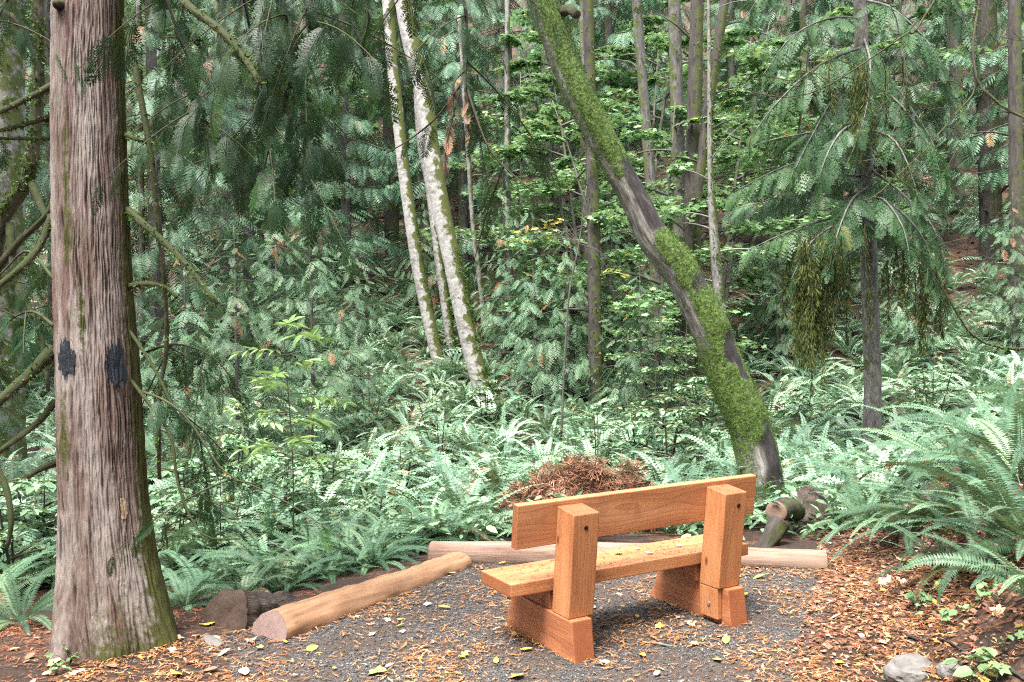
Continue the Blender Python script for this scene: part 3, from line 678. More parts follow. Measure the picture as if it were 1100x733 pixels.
log_thing('edging_log', pa+na*.12+[0, 0, .004], pb+na*.10+[0, 0, .012], .145, .115, M['peeled'], M['greyend'], 'tan peeled edging log with a grey cut end left of the bench', seed=1, squash=(1, .80), rough=.13, cut=.55, n=60, ns=40)
pc, pd_ = ghit(462, 606), ghit(893, 614)
log_thing('hewn_log', pc+np.array([0, .14, .045]), pd_+np.array([0, .12, .035]), .10, .085, M['hewn'], M['greyend'], 'pinkish hewn edging log lying behind the bench', seed=5, rough=.10)
pr = ghit(238, 682); pr2 = ghit(420, 628)
log_thing('rotten_log', pr+np.array([-.02, .16, .05]), pr+(pr2-pr)*.28+np.array([.0, .40, -.10]), .165, .12, M['rot'], M['rotend'], 'dark rotten log with a crumbling round end beside the big cedar', seed=9, rough=.28, endtilt=1.0, n=50, ns=44)
# sawn branch end and bark slab behind the bench's right end
ps = at(834, 549, 7.35)
log_thing('sawn_limb', ps, ps+np.array([.30, .55, -.10]), .083, .095, M['bark_dark'], M['cutwood'], 'short sawn limb with a pale round cut behind the bench', seed=12, rough=.1, n=10)
pk = at(838, 562, 7.2); pk2 = at(812, 596, 7.12)
log_thing('bark_chunk', pk, pk2+np.array([0, 0, -.03]), .075, .05, M['bark_dark'], M['rotend'], 'brown broken bark chunk leaning below the sawn limb', 'wood chunk', seed=14, rough=.3, n=10)
pk = at(852, 540, 8.2); g_ = float(gz(pk[0], pk[1]))
V, q, t, b = tube(np.array([[0, 0, -.1], [0, 0, .10], [.03, .05, .26], [.06, .1, .36]]), [.30, .22, .14, .05], 22, rough=.6, seed=3)
o = mesh_obj('stump', V, q, [M['rot']], None, {'bark': b}, tris=t, smooth=True); o.location = (pk[0]+.12, pk[1], g_); tag(o, 'dark rotten stump hidden in ferns beside the leaning maple', 'stump')
# grey slab and stick near the log end
pk = ghit(150, 700)

# ------------------------------------------------------------------ the big cedar on the left
rc = rng_(31)
CY = 5.25
axis_px = [(124, 716), (122, 690), (119, 650), (115, 600), (111, 540), (108, 480), (105, 400), (99, 300), (96, 200), (94, 100), (94, 0), (94, -120), (95, -300)]
wid_px = [168, 142, 126, 110, 99, 96, 93, 87, 84, 81.5, 79, 77, 72]
ap = np.array([at(u, v, CY) for u, v in axis_px]); base = ap[0].copy(); base[2] = float(gz(base[0], base[1]))
ap[0][2] = min(ap[0][2], base[2]-.12)
cedar = empty('big_cedar', base, 'large red cedar with fissured bark and two dark paint marks', 'tree')
NA, NL = 340, 620
P = spline(ap, NL); wv = np.interp(np.linspace(0, len(wid_px)-1, NL), np.arange(len(wid_px)), wid_px)/F*(CY)*.5*.92
th = np.linspace(0, 2*np.pi, NA, endpoint=False); L = np.concatenate([[0], np.cumsum(np.linalg.norm(np.diff(P, axis=0), axis=1))])
X0, Y0 = np.cos(th)[None], np.sin(th)[None]; ZL = L[:, None]
warp = .22*(fbm(X0*1.5, Y0*1.5, ZL*1.1)-.5)+.12*(fbm(X0*5, Y0*5, ZL*5)-.5)
n1 = fbm(np.cos(th+warp)*22.0, np.sin(th+warp)*22.0, ZL*4.2, 2); n2 = fbm(np.cos(th+warp)*48, np.sin(th+warp)*48, ZL*14.0+7, 2)
rdg = 1-np.abs(2*n1-1)*2.1; rdg = np.clip(.30+.6*rdg*.8+.45*(n2-.5), 0, 1)
flut = .035*np.cos(3*th[None]+.6+ZL*.25)+.02*np.cos(5*th[None]-1+ZL*.1)
flare = np.exp(-np.maximum(ZL-.05, 0)/.28)
R = wv[:, None]*(1+flut*(1+2.2*flare)+.30*flare*.55*np.cos(6*th[None]+2))-.010+.019*rdg+.02*(fbm(X0*3, Y0*3, ZL*1.4)-.5)
want = np.interp(np.linspace(0, len(wid_px)-1, NL), np.arange(len(wid_px)), wid_px); wantc = np.interp(np.linspace(0, len(wid_px)-1, NL), np.arange(len(wid_px)), [u for u, v in axis_px])
circ = np.stack([np.cos(th), np.sin(th), 0*th], -1)[None]; sm = lambda x: np.convolve(np.pad(x, 15, mode='edge'), np.ones(31)/31, 'valid')
for _ in range(3):
    w_ = P[:, None]+R[..., None]*circ-CAM; U_ = 550+F*(w_@RIGHT)/(w_@FWD); lo_, hi_ = U_.min(1), U_.max(1)
    R = R*sm(want/(hi_-lo_))[:, None]; P = P+np.array([1., 0, 0])*(sm(wantc-(lo_+hi_)/2)/F*CY)[:, None]
V = P[:, None]+R[..., None]*circ-base
bark = np.stack([X0*wv[:, None], Y0*wv[:, None], ZL+0*X0], -1)
# moss: right flank all the way up, streak low on the front, base
ang = lambda a0, w: np.exp(-((np.angle(np.exp(1j*(th-a0))))/w)**2)[None]
FR = -math.pi/2
mossy = .86*ang(.0, .55)*(.55+.45*fbm(X0*3, Y0*3, ZL*2))+.55*ang(FR-.30, .22)*np.exp(-((ZL-2.45)/.35)**2)+.5*ang(FR-.55, .30)*np.exp(-((ZL-1.35)/.35)**2)+.74*ang(FR+.30, .9)*np.exp(-ZL/.60)+.5*ang(FR+.05, .16)*np.exp(-((ZL-1.95)/.35)**2)+.45*ang(FR-.3, .16)*np.exp(-((ZL-3.0)/.3)**2)
i0 = np.arange(NL-1)[:, None]*NA; j0 = np.arange(NA)[None]; j1 = (j0+1) % NA
q = np.stack([i0+j0, i0+j1, i0+NA+j1, i0+NA+j0], -1).reshape(-1, 4)
mesh_obj('trunk', V.reshape(-1, 3), q, [M['bark_cedar']], cedar, {'bark': bark.reshape(-1, 3), 'ridge': rdg.ravel(), 'mossy': np.broadcast_to(mossy, rdg.shape).ravel()}, smooth=True)
Vt = V.reshape(NL, NA, 3)
def trunk_uv(u, v):                                   # grid indices of the front point of the trunk seen at pixel u, v
    w = Vt+base-CAM; d = w@FWD; U = 550+F*(w@RIGHT)/d; Vv = 366.5-F*(w@UP)/d
    e = (U-u)**2+(Vv-v)**2+np.where(np.sin(th)[None] > .1, 1e6, 0); k = int(np.argmin(e)); return k//NA, k % NA
def bark_patch(u, v, hw, hh, mat, name, seed, off=.006, ragged=.55):
    i, j = trunk_uv(u, v); di = int(hh/F*CY/(L[-1]/NL))+2; dj = int(hw/F*CY/wv[i]/(2*math.pi)*NA/ max(.35, abs(math.sin(th[j]))))+2
    II = np.clip(np.arange(i-di-3, i+di+4), 0, NL-1); JJ = np.arange(j-dj-3, j+dj+4)
    Pn = Vt[II][:, JJ % NA]; cen = (P[II]-base)[:, None]; outd = nrm((Pn-cen)*[1, 1, 0])
    Pn = Pn+outd*(off+.004*fbm(II[:, None]*.5+seed, JJ[None]*.5, 0)[..., None])
    rr = np.sqrt(((II[:, None]-i)/di)**2+((JJ[None]-j)/dj)**2)+ragged*2*(fbm(II[:, None]*.22+seed*9, JJ[None]*.22, seed, 4)-.5)+ragged*.9*(vnoise(II[:, None]*.12, JJ[None]*1.1, seed)-.5)
    nI, nJ = len(II), len(JJ); qs = [(a*nJ+b_, a*nJ+b_+1, (a+1)*nJ+b_+1, (a+1)*nJ+b_) for a in range(nI-1) for b_ in range(nJ-1) if rr[a, b_] < 1]
    return mesh_obj(name, Pn.reshape(-1, 3), np.array(qs), [mat], cedar, {'bark': np.stack([Pn[..., 0], Pn[..., 1], Pn[..., 2]], -1).reshape(-1, 3)}, smooth=True)
bark_patch(72, 386, 9, 14, M['paint'], 'paint_mark', 1.3)
bark_patch(123, 392, 7, 17, M['paint'], 'paint_mark', 2.9)
M['scar'] = plain('bare_wood_scar', (.17, .115, .075), (.30, .225, .155), 30, .8, .4)
bark_patch(132, 547, 2.2, 14, M['scar'], 'bark_scar', 4.1, .006, .2)
# knot and stubs
def px_path(pts, n=14): return spline([at(u, v, Y) for u, v, Y in pts], n)
def cedar_branch(pts, r0, r1, mat='bark_mossy', name='branch', moss=0, n=16, tints=.25):
    p = px_path(pts, n)-base; T = Tubes(); T.add(p, np.linspace(r0, r1, n), 8, rough=.22, seed=pts[0][0] % 50)
    o = T.build(name, M[mat], cedar)
    if moss:
        rg = rng_(int(abs(pts[0][0])+abs(pts[0][1]))); K = Kites(); m = moss; u = rg.uniform(0, n-1.01, m); i = u.astype(int); f = (u-i)[:, None]
        rr = np.interp(u, [0, n-1], [r0, r1])
        P_ = p[i]*(1-f)+p[i+1]*f; d = nrm(rg.normal(0, 1, (m, 3))*[1, 1, .8]+[0, 0, .1]); P_ = P_+d*rr[:, None]*.9
        D = nrm(d*.6+rg.normal(0, .5, (m, 3))+[0, 0, -.5]); K.add(kite(P_, D, nrm(np.cross(D, rg.normal(0, 1, (m, 3)))), rg.uniform(.010, .035, m), rg.uniform(.006, .014, m)), np.clip(rg.normal(.45, .25, m), 0, 1))
        K.build('moss', M['moss'], o)['kind'] = 'stuff'
    return o, p
Y = CY
BR = [
 ([(133, 22, Y), (143, 62, Y-.1), (152, 110, Y-.15), (162, 165, Y-.2), (167, 215, Y-.2), (173, 262, Y-.2), (178, 330, Y-.15), (179, 378, Y-.1), (171, 425, Y-.1), (171, 515, Y-.1)], .020, .010, 260),
 ([(136, 225, Y), (165, 250, Y-.3), (198, 282, Y-.45), (233, 326, Y-.6)], .022, .011, 260),
 ([(134, 145, Y), (150, 150, Y-.15), (164, 152, Y-.2)], .016, .008, 70),
 ([(138, 308, Y), (155, 305, Y-.2), (176, 308, Y-.3), (190, 320, Y-.35)], .015, .009, 160),
 ([(56, 92, Y), (35, 103, Y-.1), (0, 120, Y-.2), (-40, 138, Y-.3)], .020, .013, 160),
 ([(55, 125, Y), (28, 133, Y-.1), (-10, 143, Y-.2)], .018, .011, 140),
 ([(55, 149, Y), (28, 149, Y-.1), (-10, 149, Y-.2)], .011, .008, 60),
 ([(56, 232, Y), (42, 265, Y-.1), (22, 288, Y-.2), (-8, 312, Y-.3)], .022, .016, 120),
 ([(58, 375, Y), (36, 398, Y-.1), (12, 420, Y-.2), (-12, 440, Y-.3)], .036, .024, 300),
 ([(60, 430, Y), (45, 450, Y-.05), (20, 470, Y-.2), (-10, 492, Y-.3)], .020, .014, 60),
 ([(61, 497, Y), (45, 503, Y-.1), (30, 512, Y-.2)], .022, .014, 20),
 ([(110, -60, Y), (150, -55, Y-.3), (195, 0, Y-.6), (236, 32, Y-.8), (262, 62, Y-.9), (280, 90, Y-1.0)], .026, .013, 420),
 ([(130, 395, Y), (165, 440, Y-.2), (184, 470, Y-.3), (190, 515, Y-.35), (203, 552, Y-.4), (222, 577, Y-.45), (258, 579, Y-.5)], .010, .004, 30),
 ([(132, 345, Y), (165, 395, Y-.2), (192, 450, Y-.3), (212, 487, Y-.35), (240, 512, Y-.4), (275, 520, Y-.5)], .010, .004, 20),
]
for pts, a, b_, mo in BR: cedar_branch(pts, a, b_, moss=mo)
kp = Vt[trunk_uv(66, 6)]; T = Tubes(); T.add(np.array([kp+[0, .03, 0], kp+[-.01, -.04, 0], kp+[-.015, -.055, .002]]), [.035, .024, .008], 10, rough=.25); T.build('knot', M['bark_dark'], cedar)
# foliage boughs hanging into the picture: each bough a part, its sprays a sub-part
def bough(pts, r0, spacing, slen, tint, seed, start=.2, droop=.7, tpls=None, extra=0, mat='cedar', out=.7):
    o, p = cedar_branch(pts, r0, .003, 'twig', 'bough', n=22)
    rg = rng_(seed); K = Kites(); branch_sprays(K, rg, tpls or SP_HI, p, spacing, slen, start=start, droop=droop, tint=tint, dead=.004, out=out)
    for e in range(extra):                            # side twigs with sprays of their own
        k = rg.integers(int(22*start)+1, 21); b = p[k]; d = nrm(rg.normal(0, 1, 3)*[1, .7, .3]+[0, 0, -.55]); l = rg.uniform(.35, .8)
        s = np.linspace(0, 1, 8)[:, None]; pp = b+d*s*l+np.array([0, 0, -.25])*s**2*l
        T = Tubes(); T.add(pp, np.linspace(.005, .002, 8), 4, cap=False); T.build('twig', M['twig'], o)
        branch_sprays(K, rg, tpls or SP_HI, pp, spacing, slen, start=.1, droop=droop, tint=tint, dead=.004, out=out)
    K.build('foliage', M[mat], o); return o
BO = [
 ([(120, -160, Y), (200, -90, 5.0), (290, -20, 4.9), (308, 20, 4.9), (300, 40, 4.9), (270, 60, 4.9)], .014, .10, .26, .22, 1, 8),
 ([(120, -200, Y), (230, -120, 4.9), (325, -20, 4.8), (332, 30, 4.8), (318, 75, 4.8), (303, 108, 4.8), (284, 180, 4.8)], .016, .10, .26, .12, 2, 9),
 ([(120, -120, Y), (160, -40, 5.0), (190, 30, 5.0), (215, 110, 5.0), (228, 190, 5.0)], .010, .10, .24, .20, 3, 5),
 ([(120, -240, Y), (250, -180, 4.6), (420, -110, 4.4), (490, -20, 4.4), (502, 40, 4.4), (500, 90, 4.4)], .018, .11, .20, .22, 4, 5),
 ([(498, 80, 4.4), (508, 115, 4.35), (523, 155, 4.3), (540, 178, 4.3), (572, 205, 4.25)], .006, .09, .17, .18, 5, 2),
 ([(496, 90, 4.4), (470, 125, 4.5), (440, 150, 4.55), (415, 165, 4.6)], .006, .10, .14, .18, 6, 0),
 ([(120, -260, Y), (260, -200, 4.9), (350, -120, 4.8), (385, -40, 4.8), (395, 20, 4.8), (385, 55, 4.8)], .014, .10, .27, .48, 7, 4),
 ([(120, -210, Y), (220, -130, 5.3), (262, 0, 5.4), (280, 90, 5.5), (330, 170, 5.5)], .014, .10, .26, .14, 8, 6),
 ([(150, 420, Y), (180, 432, 4.95), (205, 455, 4.9), (235, 500, 4.85), (262, 520, 4.8)], .008, .09, .17, .22, 10, 4),
 ([(152, 380, 5.5), (190, 370, 5.5), (230, 385, 5.5), (258, 420, 5.5)], .008, .11, .22, .30, 11, 3),
 ([(56, -60, Y), (20, -20, 5.3), (-10, 40, 5.3), (-20, 110, 5.3)], .012, .11, .24, .25, 12, 4),
 ([(58, 350, Y), (35, 335, 5.6), (10, 345, 5.7), (-10, 375, 5.7)], .010, .11, .22, .22, 13, 4),
 ([(58, 300, Y), (30, 270, 5.7), (5, 290, 5.8), (-15, 310, 5.8)], .010, .11, .22, .25, 14, 3),
]
for pts, r0, sp, sl_, ti, sd_, ex in BO: bough(pts, r0, sp, sl_, ti, sd_, extra=ex)
for u, v in ((487, 92), (502, 108), (479, 158)):
    bough([(500, 75, 4.4), (u, v, 4.38), (u+1, v+34, 4.38)], .004, .035, .085, .9, int(u), start=.35, droop=1.6, mat='deadleaf', out=.25)

# ------------------------------------------------------------------ trees whose trunks the photo shows
def traced_tree(name, pts, Yd, mat, label, ns=14, rough=.08, n=60, cat='tree', group=None, up=3.0, seed=0):
    """pts: (u, v, width px) from the base upwards; the trunk carries on above the frame"""
    P = np.array([at(u, v, Yd) for u, v, w in pts]); w = np.array([w for *_, w in pts])/F*Yd*.5
    base = P[0].copy(); base[2] = float(gz(base[0], base[1])); 
    if P[0][2] > base[2]-.1: P = np.vstack([[P[0][0], P[0][1], base[2]-.2], P]); w = np.concatenate([[w[0]*1.15], w])
    if up: d = nrm(P[-1]-P[-2]); P = np.vstack([P, P[-1]+d*up]); w = np.concatenate([w, [w[-1]*.8]])
    root = empty(name, base, label, cat, group); pp = spline(P, n)-base; wr = np.interp(np.linspace(0, len(w)-1, n), np.arange(len(w)), w)
    T = Tubes(); T.add(pp, wr, ns, rough=rough, seed=seed+1.7)
    return root, T, pp, wr, base
def moss_side(root, pp, wr, n, dirn, seed, s0=0, s1=1, ln=(.015, .05), spread=.8, name='moss', parent=None, tint=.45):
    rg = rng_(seed); K = Kites(); u = rg.uniform(s0, s1, n)*(len(pp)-1.01); i = u.astype(int); f = (u-i)[:, None]
    d = nrm(np.array(dirn)+rg.normal(0, spread, (n, 3))*[1, 1, .2]); d[:, 2] *= .2; d = nrm(d)
    P = pp[i]*(1-f)+pp[i+1]*f+d*wr[i][:, None]*1.0
    cl = vnoise(P[:, 0]*9+seed, P[:, 1]*9, P[:, 2]*5) > .42; P, d = P[cl], d[cl]; n = len(P)
    D = nrm(d*.6+rg.normal(0, .45, (n, 3))+[0, 0, -.35]); K.add(kite(P, D, nrm(np.cross(D, rg.normal(0, 1, (n, 3)))), rg.uniform(*ln, n), rg.uniform(.35, .6, n)*ln[0]*1.6), np.clip(rg.normal(tint, .22, n), 0, 1))
    return tag(K.build(name, M['moss'], parent or root), kind='stuff')
alders = [
 ([(526, 446, 21), (520, 425, 20), (505, 370, 20), (490, 300, 20), (475, 230, 20), (463, 160, 19), (455, 100, 19), (440, 40, 18), (431, -8, 18)], 17.0, 'leaning pale birch trunk with its mossy foot nearest in the ferns', 2500, 41),
 ([(471, 390, 14), (462, 350, 14), (448, 280, 14), (436, 200, 13), (428, 130, 13), (421, 60, 13), (416, -8, 12)], 21.0, 'pale birch trunk left of the nearest leaning birch', 1500, 42),
 ([(487, 390, 10), (480, 340, 10), (470, 270, 9), (461, 200, 9), (452, 150, 9), (446, 60, 8), (442, -5, 7)], 21.5, 'thin pale birch stem between two thicker leaning birches', 1200, 43),
]
for pts, Yd, lab, mo, sd_ in alders:
    root, T, pp, wr, b = traced_tree('birch_tree', pts, Yd, 'bark_birch', lab, seed=sd_)
    T.build('trunk', M['bark_birch'], root)
    moss_side(root, pp, wr, mo, (.9, -.3, 0), sd_, 0, .45, ln=(.025, .07), spread=.4)

# the leaning mossy maple
mpts = [(818, 535, 54), (815, 500, 52), (806, 461, 47), (790, 424, 47), (775, 387, 46), (761, 350, 46), (743, 314, 47), (725, 284, 46), (703, 258, 42), (685, 221, 39), (665, 184, 38), (645, 147, 37), (622, 105, 37), (600, 50, 38), (583, 0, 40), (568, -60, 40), (555, -140, 38)]
Yd = 9.3
Pm = np.array([at(u, v, Yd) for u, v, w in mpts]); wm = np.array([w*(.86 if v > 330 else .78) for _, v, w in mpts])/F*Yd*.5
mb = Pm[0].copy(); mb[2] = float(gz(mb[0], mb[1])); Pm = np.vstack([[Pm[0][0]+.03, Pm[0][1], mb[2]-.25], Pm]); wm = np.concatenate([[wm[0]*1.25], wm])
maple = empty('leaning_maple', mb, 'thick leaning maple trunk cloaked in green moss with a blackened side', 'tree')
NL2, NA2 = 260, 64
pm_ = spline(Pm, NL2)-mb; wr = np.interp(np.linspace(0, len(wm)-1, NL2), np.arange(len(wm)), wm)
V, q, t, b = tube(pm_, wr, NA2, rough=.10, seed=5)
nn = V[:NL2*NA2].reshape(NL2, NA2, 3)-pm_[:, None]; nn = nrm(nn)
fb = fbm(V[:, 0]*3, V[:, 1]*3, V[:, 2]*3)[:NL2*NA2].reshape(NL2, NA2)
vpx = np.interp(np.linspace(0, len(wm)-1, NL2), np.arange(len(wm)), [545]+[v for _, v, _ in mpts])[:, None]
rt = nn@np.array([.86, 0, .5]); fr_ = -nn[..., 1]                       # upper right flank, front
top = ss(205, 150, vpx+60*(fb-.5)+18*rt)                                 # the fully mossy top
mid = ss(265, 250, 0*vpx+vpx)*0
black = ss(.0, .42, rt*.9+fr_*.30+.5*(fb-.5))*ss(140, 175, vpx+30*(fb-.5))*(1-ss(400, 470, vpx)*.3)
mo1 = ss(.25, .6, .60+1.0*(fb-.5)*2-.55*rt)*ss(245, 275, vpx)*(1-.35*ss(440, 500, vpx))
mo2 = ss(240, 262, vpx)*(1-ss(292, 312, vpx))*ss(.0, .35, rt+.3*fr_)
edge = ss(.72, .92, rt)*ss(280, 420, vpx)
grey = ss(-.25, -.65, rt+.2*(fb-.5))*(1-ss(330, 400, vpx))
mossy = np.clip(np.maximum.reduce([top*(1-.55*grey), mo1*.75*(1-grey*.8), mo2, edge*.9]), 0, 1); black = black*(1-top)*(1-mo2)
ex = lambda a: np.concatenate([a.ravel(), [0, 0]])
V[:NL2*NA2] += (nn*(.018*np.clip(mossy, 0, 1)*(.4+fb))[..., None]).reshape(-1, 3)
o = mesh_obj('trunk', V, q, [M['bark_maple']], maple, {'bark': b, 'mossy': ex(mossy), 'black': ex(black)}, tris=t, smooth=True)
rg = rng_(77); K = Kites(); pr_ = ((mossy*ss(.3, .6, fbm(V[:NL2*NA2, 0]*7, V[:NL2*NA2, 1]*7, V[:NL2*NA2, 2]*7).reshape(NL2, NA2)+.12)).ravel()**1.3+.012); pr_ = pr_/pr_.sum(); idx = rg.choice(NL2*NA2, 24000, p=pr_)
Pn = V[idx]+rg.normal(0, .012, (len(idx), 3)); Nn = nn.reshape(-1, 3)[idx]; D = nrm(Nn*.55+rg.normal(0, .5, Nn.shape)+[0, 0, -.45])
K.add(kite(Pn, D, nrm(np.cross(D, rg.normal(0, 1, D.shape))), rg.uniform(.008, .032, len(idx)), rg.uniform(.004, .009, len(idx))), np.clip(.25+.5*fbm(Pn[:, 0]*6, Pn[:, 1]*6, Pn[:, 2]*6)+rg.normal(0, .15, len(idx)), 0, 1))
K.build('moss', M['moss'], maple)['kind'] = 'stuff'
T = Tubes(); T.add(np.array([at(600, 14, Yd), at(612, 10, Yd-.2), at(620, 16, Yd-.3)])-mb, [.06, .045, .04], 10, rough=.2)
T.add(spline([at(590, 0, Yd)-mb, at(560, -30, Yd)-mb, at(500, -60, Yd)-mb], 8), np.linspace(.06, .02, 8), 8, rough=.2); T.build('limb', M['bark_mossy'], maple)

# the slender hemlock on the right, with drooping boughs and curtains of moss
hp = [(936, 470, 19), (937, 440, 18.5), (937, 400, 18), (934, 300, 18), (930, 200, 17), (927, 100, 15.5), (924, 0, 14), (921, -120, 12)]
root, T, pp, wr, hb = traced_tree('hemlock_tree', hp, 13.5, 'bark_hem', 'slender hemlock with a straight grey trunk and moss hung boughs', seed=51, up=2.5, n=70)
K = Kites(); rg = rng_(52)
def hem_bough(pts, Y0, r0=.02, sl=.42, spc=.055, tint=.35, droop=.45, dy=0.0, out=.8):
    p = spline([at(u, v, Y0+d) for u, v, d in pts], 12)-hb; T.add(p, np.linspace(r0, .004, 12), 5, cap=False)
    branch_sprays(K, rg, SP_MID+SP_HI[:2], p, spc, sl, start=.12, droop=droop, tint=tint, dead=.01, out=out); return p
hb_l = [
 ([(932, 150, 0), (890, 165, -.5), (840, 180, -1.0), (790, 205, -1.3)], .5, .35), ([(932, 190, 0), (880, 190, -.3), (825, 215, -.8), (785, 225, -1.1)], .45, .3),
 ([(933, 225, 0), (880, 238, -.6), (840, 252, -1.1), (805, 268, -1.4)], .45, .42), ([(932, 120, 0), (880, 140, -.1), (830, 150, .2), (800, 160, .3)], .45, .25),
 ([(930, 80, 0), (900, 100, -.6), (870, 150, -1.0), (850, 190, -1.1)], .42, .25), ([(930, 60, 0), (960, 90, -.4), (1000, 150, -.7), (1020, 200, -.8)], .4, .22),
 ([(933, 180, 0), (965, 205, -.5), (1000, 240, -.8), (1015, 285, -.9)], .42, .2), ([(934, 240, 0), (965, 255, .3), (1000, 280, .4), (1020, 330, .4)], .42, .2),
 ([(933, 200, 0), (915, 215, -.9), (900, 250, -1.3), (890, 290, -1.4)], .4, .22), ([(928, 20, 0), (890, 20, -.5), (850, 40, -.9), (820, 80, -1.0)], .45, .25),
 ([(928, 0, 0), (960, 10, -.6), (1000, 50, -.9), (1030, 110, -1.0)], .45, .25), ([(934, 260, 0), (900, 280, .5), (860, 300, .9), (830, 320, 1.0)], .42, .25),
 ([(926, -60, 0), (880, -50, -.5), (830, -20, -.9), (800, 20, -1.0)], .5, .25), ([(926, -60, 0), (970, -50, -.5), (1020, -10, -.9), (1050, 60, -1.0)], .5, .25),
 ([(933, 215, 0), (950, 215, -.9), (970, 245, -1.3), (980, 290, -1.4)], .38, .2), ([(928, 40, 0), (935, 70, -.9), (930, 120, -1.2), (915, 165, -1.3)], .36, .3),
 ([(930, 90, 0), (965, 110, -.6), (1005, 170, -.9), (1015, 230, -1.0)], .42, .22), ([(933, 230, 0), (900, 240, -.9), (870, 262, -1.2), (850, 300, -1.3)], .42, .3), ([(934, 215, 0), (965, 225, -.8), (995, 262, -1.1), (1005, 310, -1.1)], .40, .25),
 ([(928, 50, 0), (880, 70, -.9), (835, 110, -1.2), (805, 150, -1.3)], .45, .3), ([(931, 130, 0), (905, 140, -1.0), (885, 175, -1.3), (875, 220, -1.3)], .40, .28), ([(931, 140, 0), (960, 150, -1.0), (980, 190, -1.2), (990, 235, -1.2)], .40, .24),
]
for pts, sl_, ti in hb_l: hem_bough(pts, 13.5, sl=sl_, tint=ti)
for k in range(26):                                   # short dead snags up the lower trunk
    v = rg.uniform(210, 420); b = at(935, v, 13.5)-hb; d = np.array([rg.normal(), -abs(rg.normal())*.6, rg.normal()*.2]); d = nrm(d)*rg.uniform(.10, .22)
    T.add(np.array([b, b+d]), [.010, .004], 4)
T.build('trunk', M['bark_hem'], root); K.build('crown', M['hemlock'], root)
K = Kites()
def curtain(u, v0, v1, wpx, Y0, n, seed, tint=.45):
    """mossy twigs hanging straight down, each furred with short strands"""
    rg = rng_(seed); cords = max(6, n//7)
    for k in range(cords):
        uu = rg.normal(u, wpx); va = v0+rg.uniform(-.08, .30)*(v1-v0); vb = va+(v1-va)*rg.uniform(.45, 1.0)*(1-.25*min(1, abs(uu-u)/(2.2*wpx)))
        p0, p1 = at(uu, va, Y0+rg.normal(0, .2))-hb, at(uu+rg.normal(0, 5), vb, Y0+rg.normal(0, .2))-hb
        m = 14; s = np.linspace(0, 1, m)[:, None]; p = p0+(p1-p0)*s+np.cumsum(rg.normal(0, .010, (m, 3)), 0)
        T2.add(p, np.linspace(.009, .003, m), 4, cap=False)
        q = int(230*np.linalg.norm(p1-p0)); w = rg.uniform(0, m-1.01, q); i = w.astype(int); f = (w-i)[:, None]; pp_ = p[i]*(1-f)+p[i+1]*f
        rad = .045*(1-.5*w/m)*(.4+1.1*vnoise(w*.8+k*7, seed, 0)); off = rg.normal(0, 1, (q, 3))*rad[:, None]*[1, 1, .5]
        D = nrm(off*6+rg.normal(0, .22, (q, 3))+[0, 0, -.8]); K.add(kite(pp_+off*.6, D, nrm(np.cross(D, rg.normal(0, 1, (q, 3)))), rg.uniform(.03, .13, q), rg.uniform(.006, .014, q)), np.clip(rg.normal(tint, .22, q), 0, 1))
T2 = Tubes()
curtain(872, 262, 428, 8, 12.3, 250, 1, .5); curtain(862, 255, 380, 9, 12.6, 120, 7, .45); curtain(903, 250, 390, 8, 12.3, 60, 2, .2); curtain(992, 290, 385, 11, 12.7, 70, 3, .18); curtain(928, 60, 180, 14, 12.5, 130, 4, .5); curtain(880, 60, 130, 12, 12.7, 60, 5, .35); curtain(960, 265, 360, 9, 12.7, 50, 6, .2)
T2.build('hanging_twigs', M['bark_mossy'], root)['kind'] = 'stuff'
K.build('hanging_moss', M['hangmoss'], root)['kind'] = 'stuff'

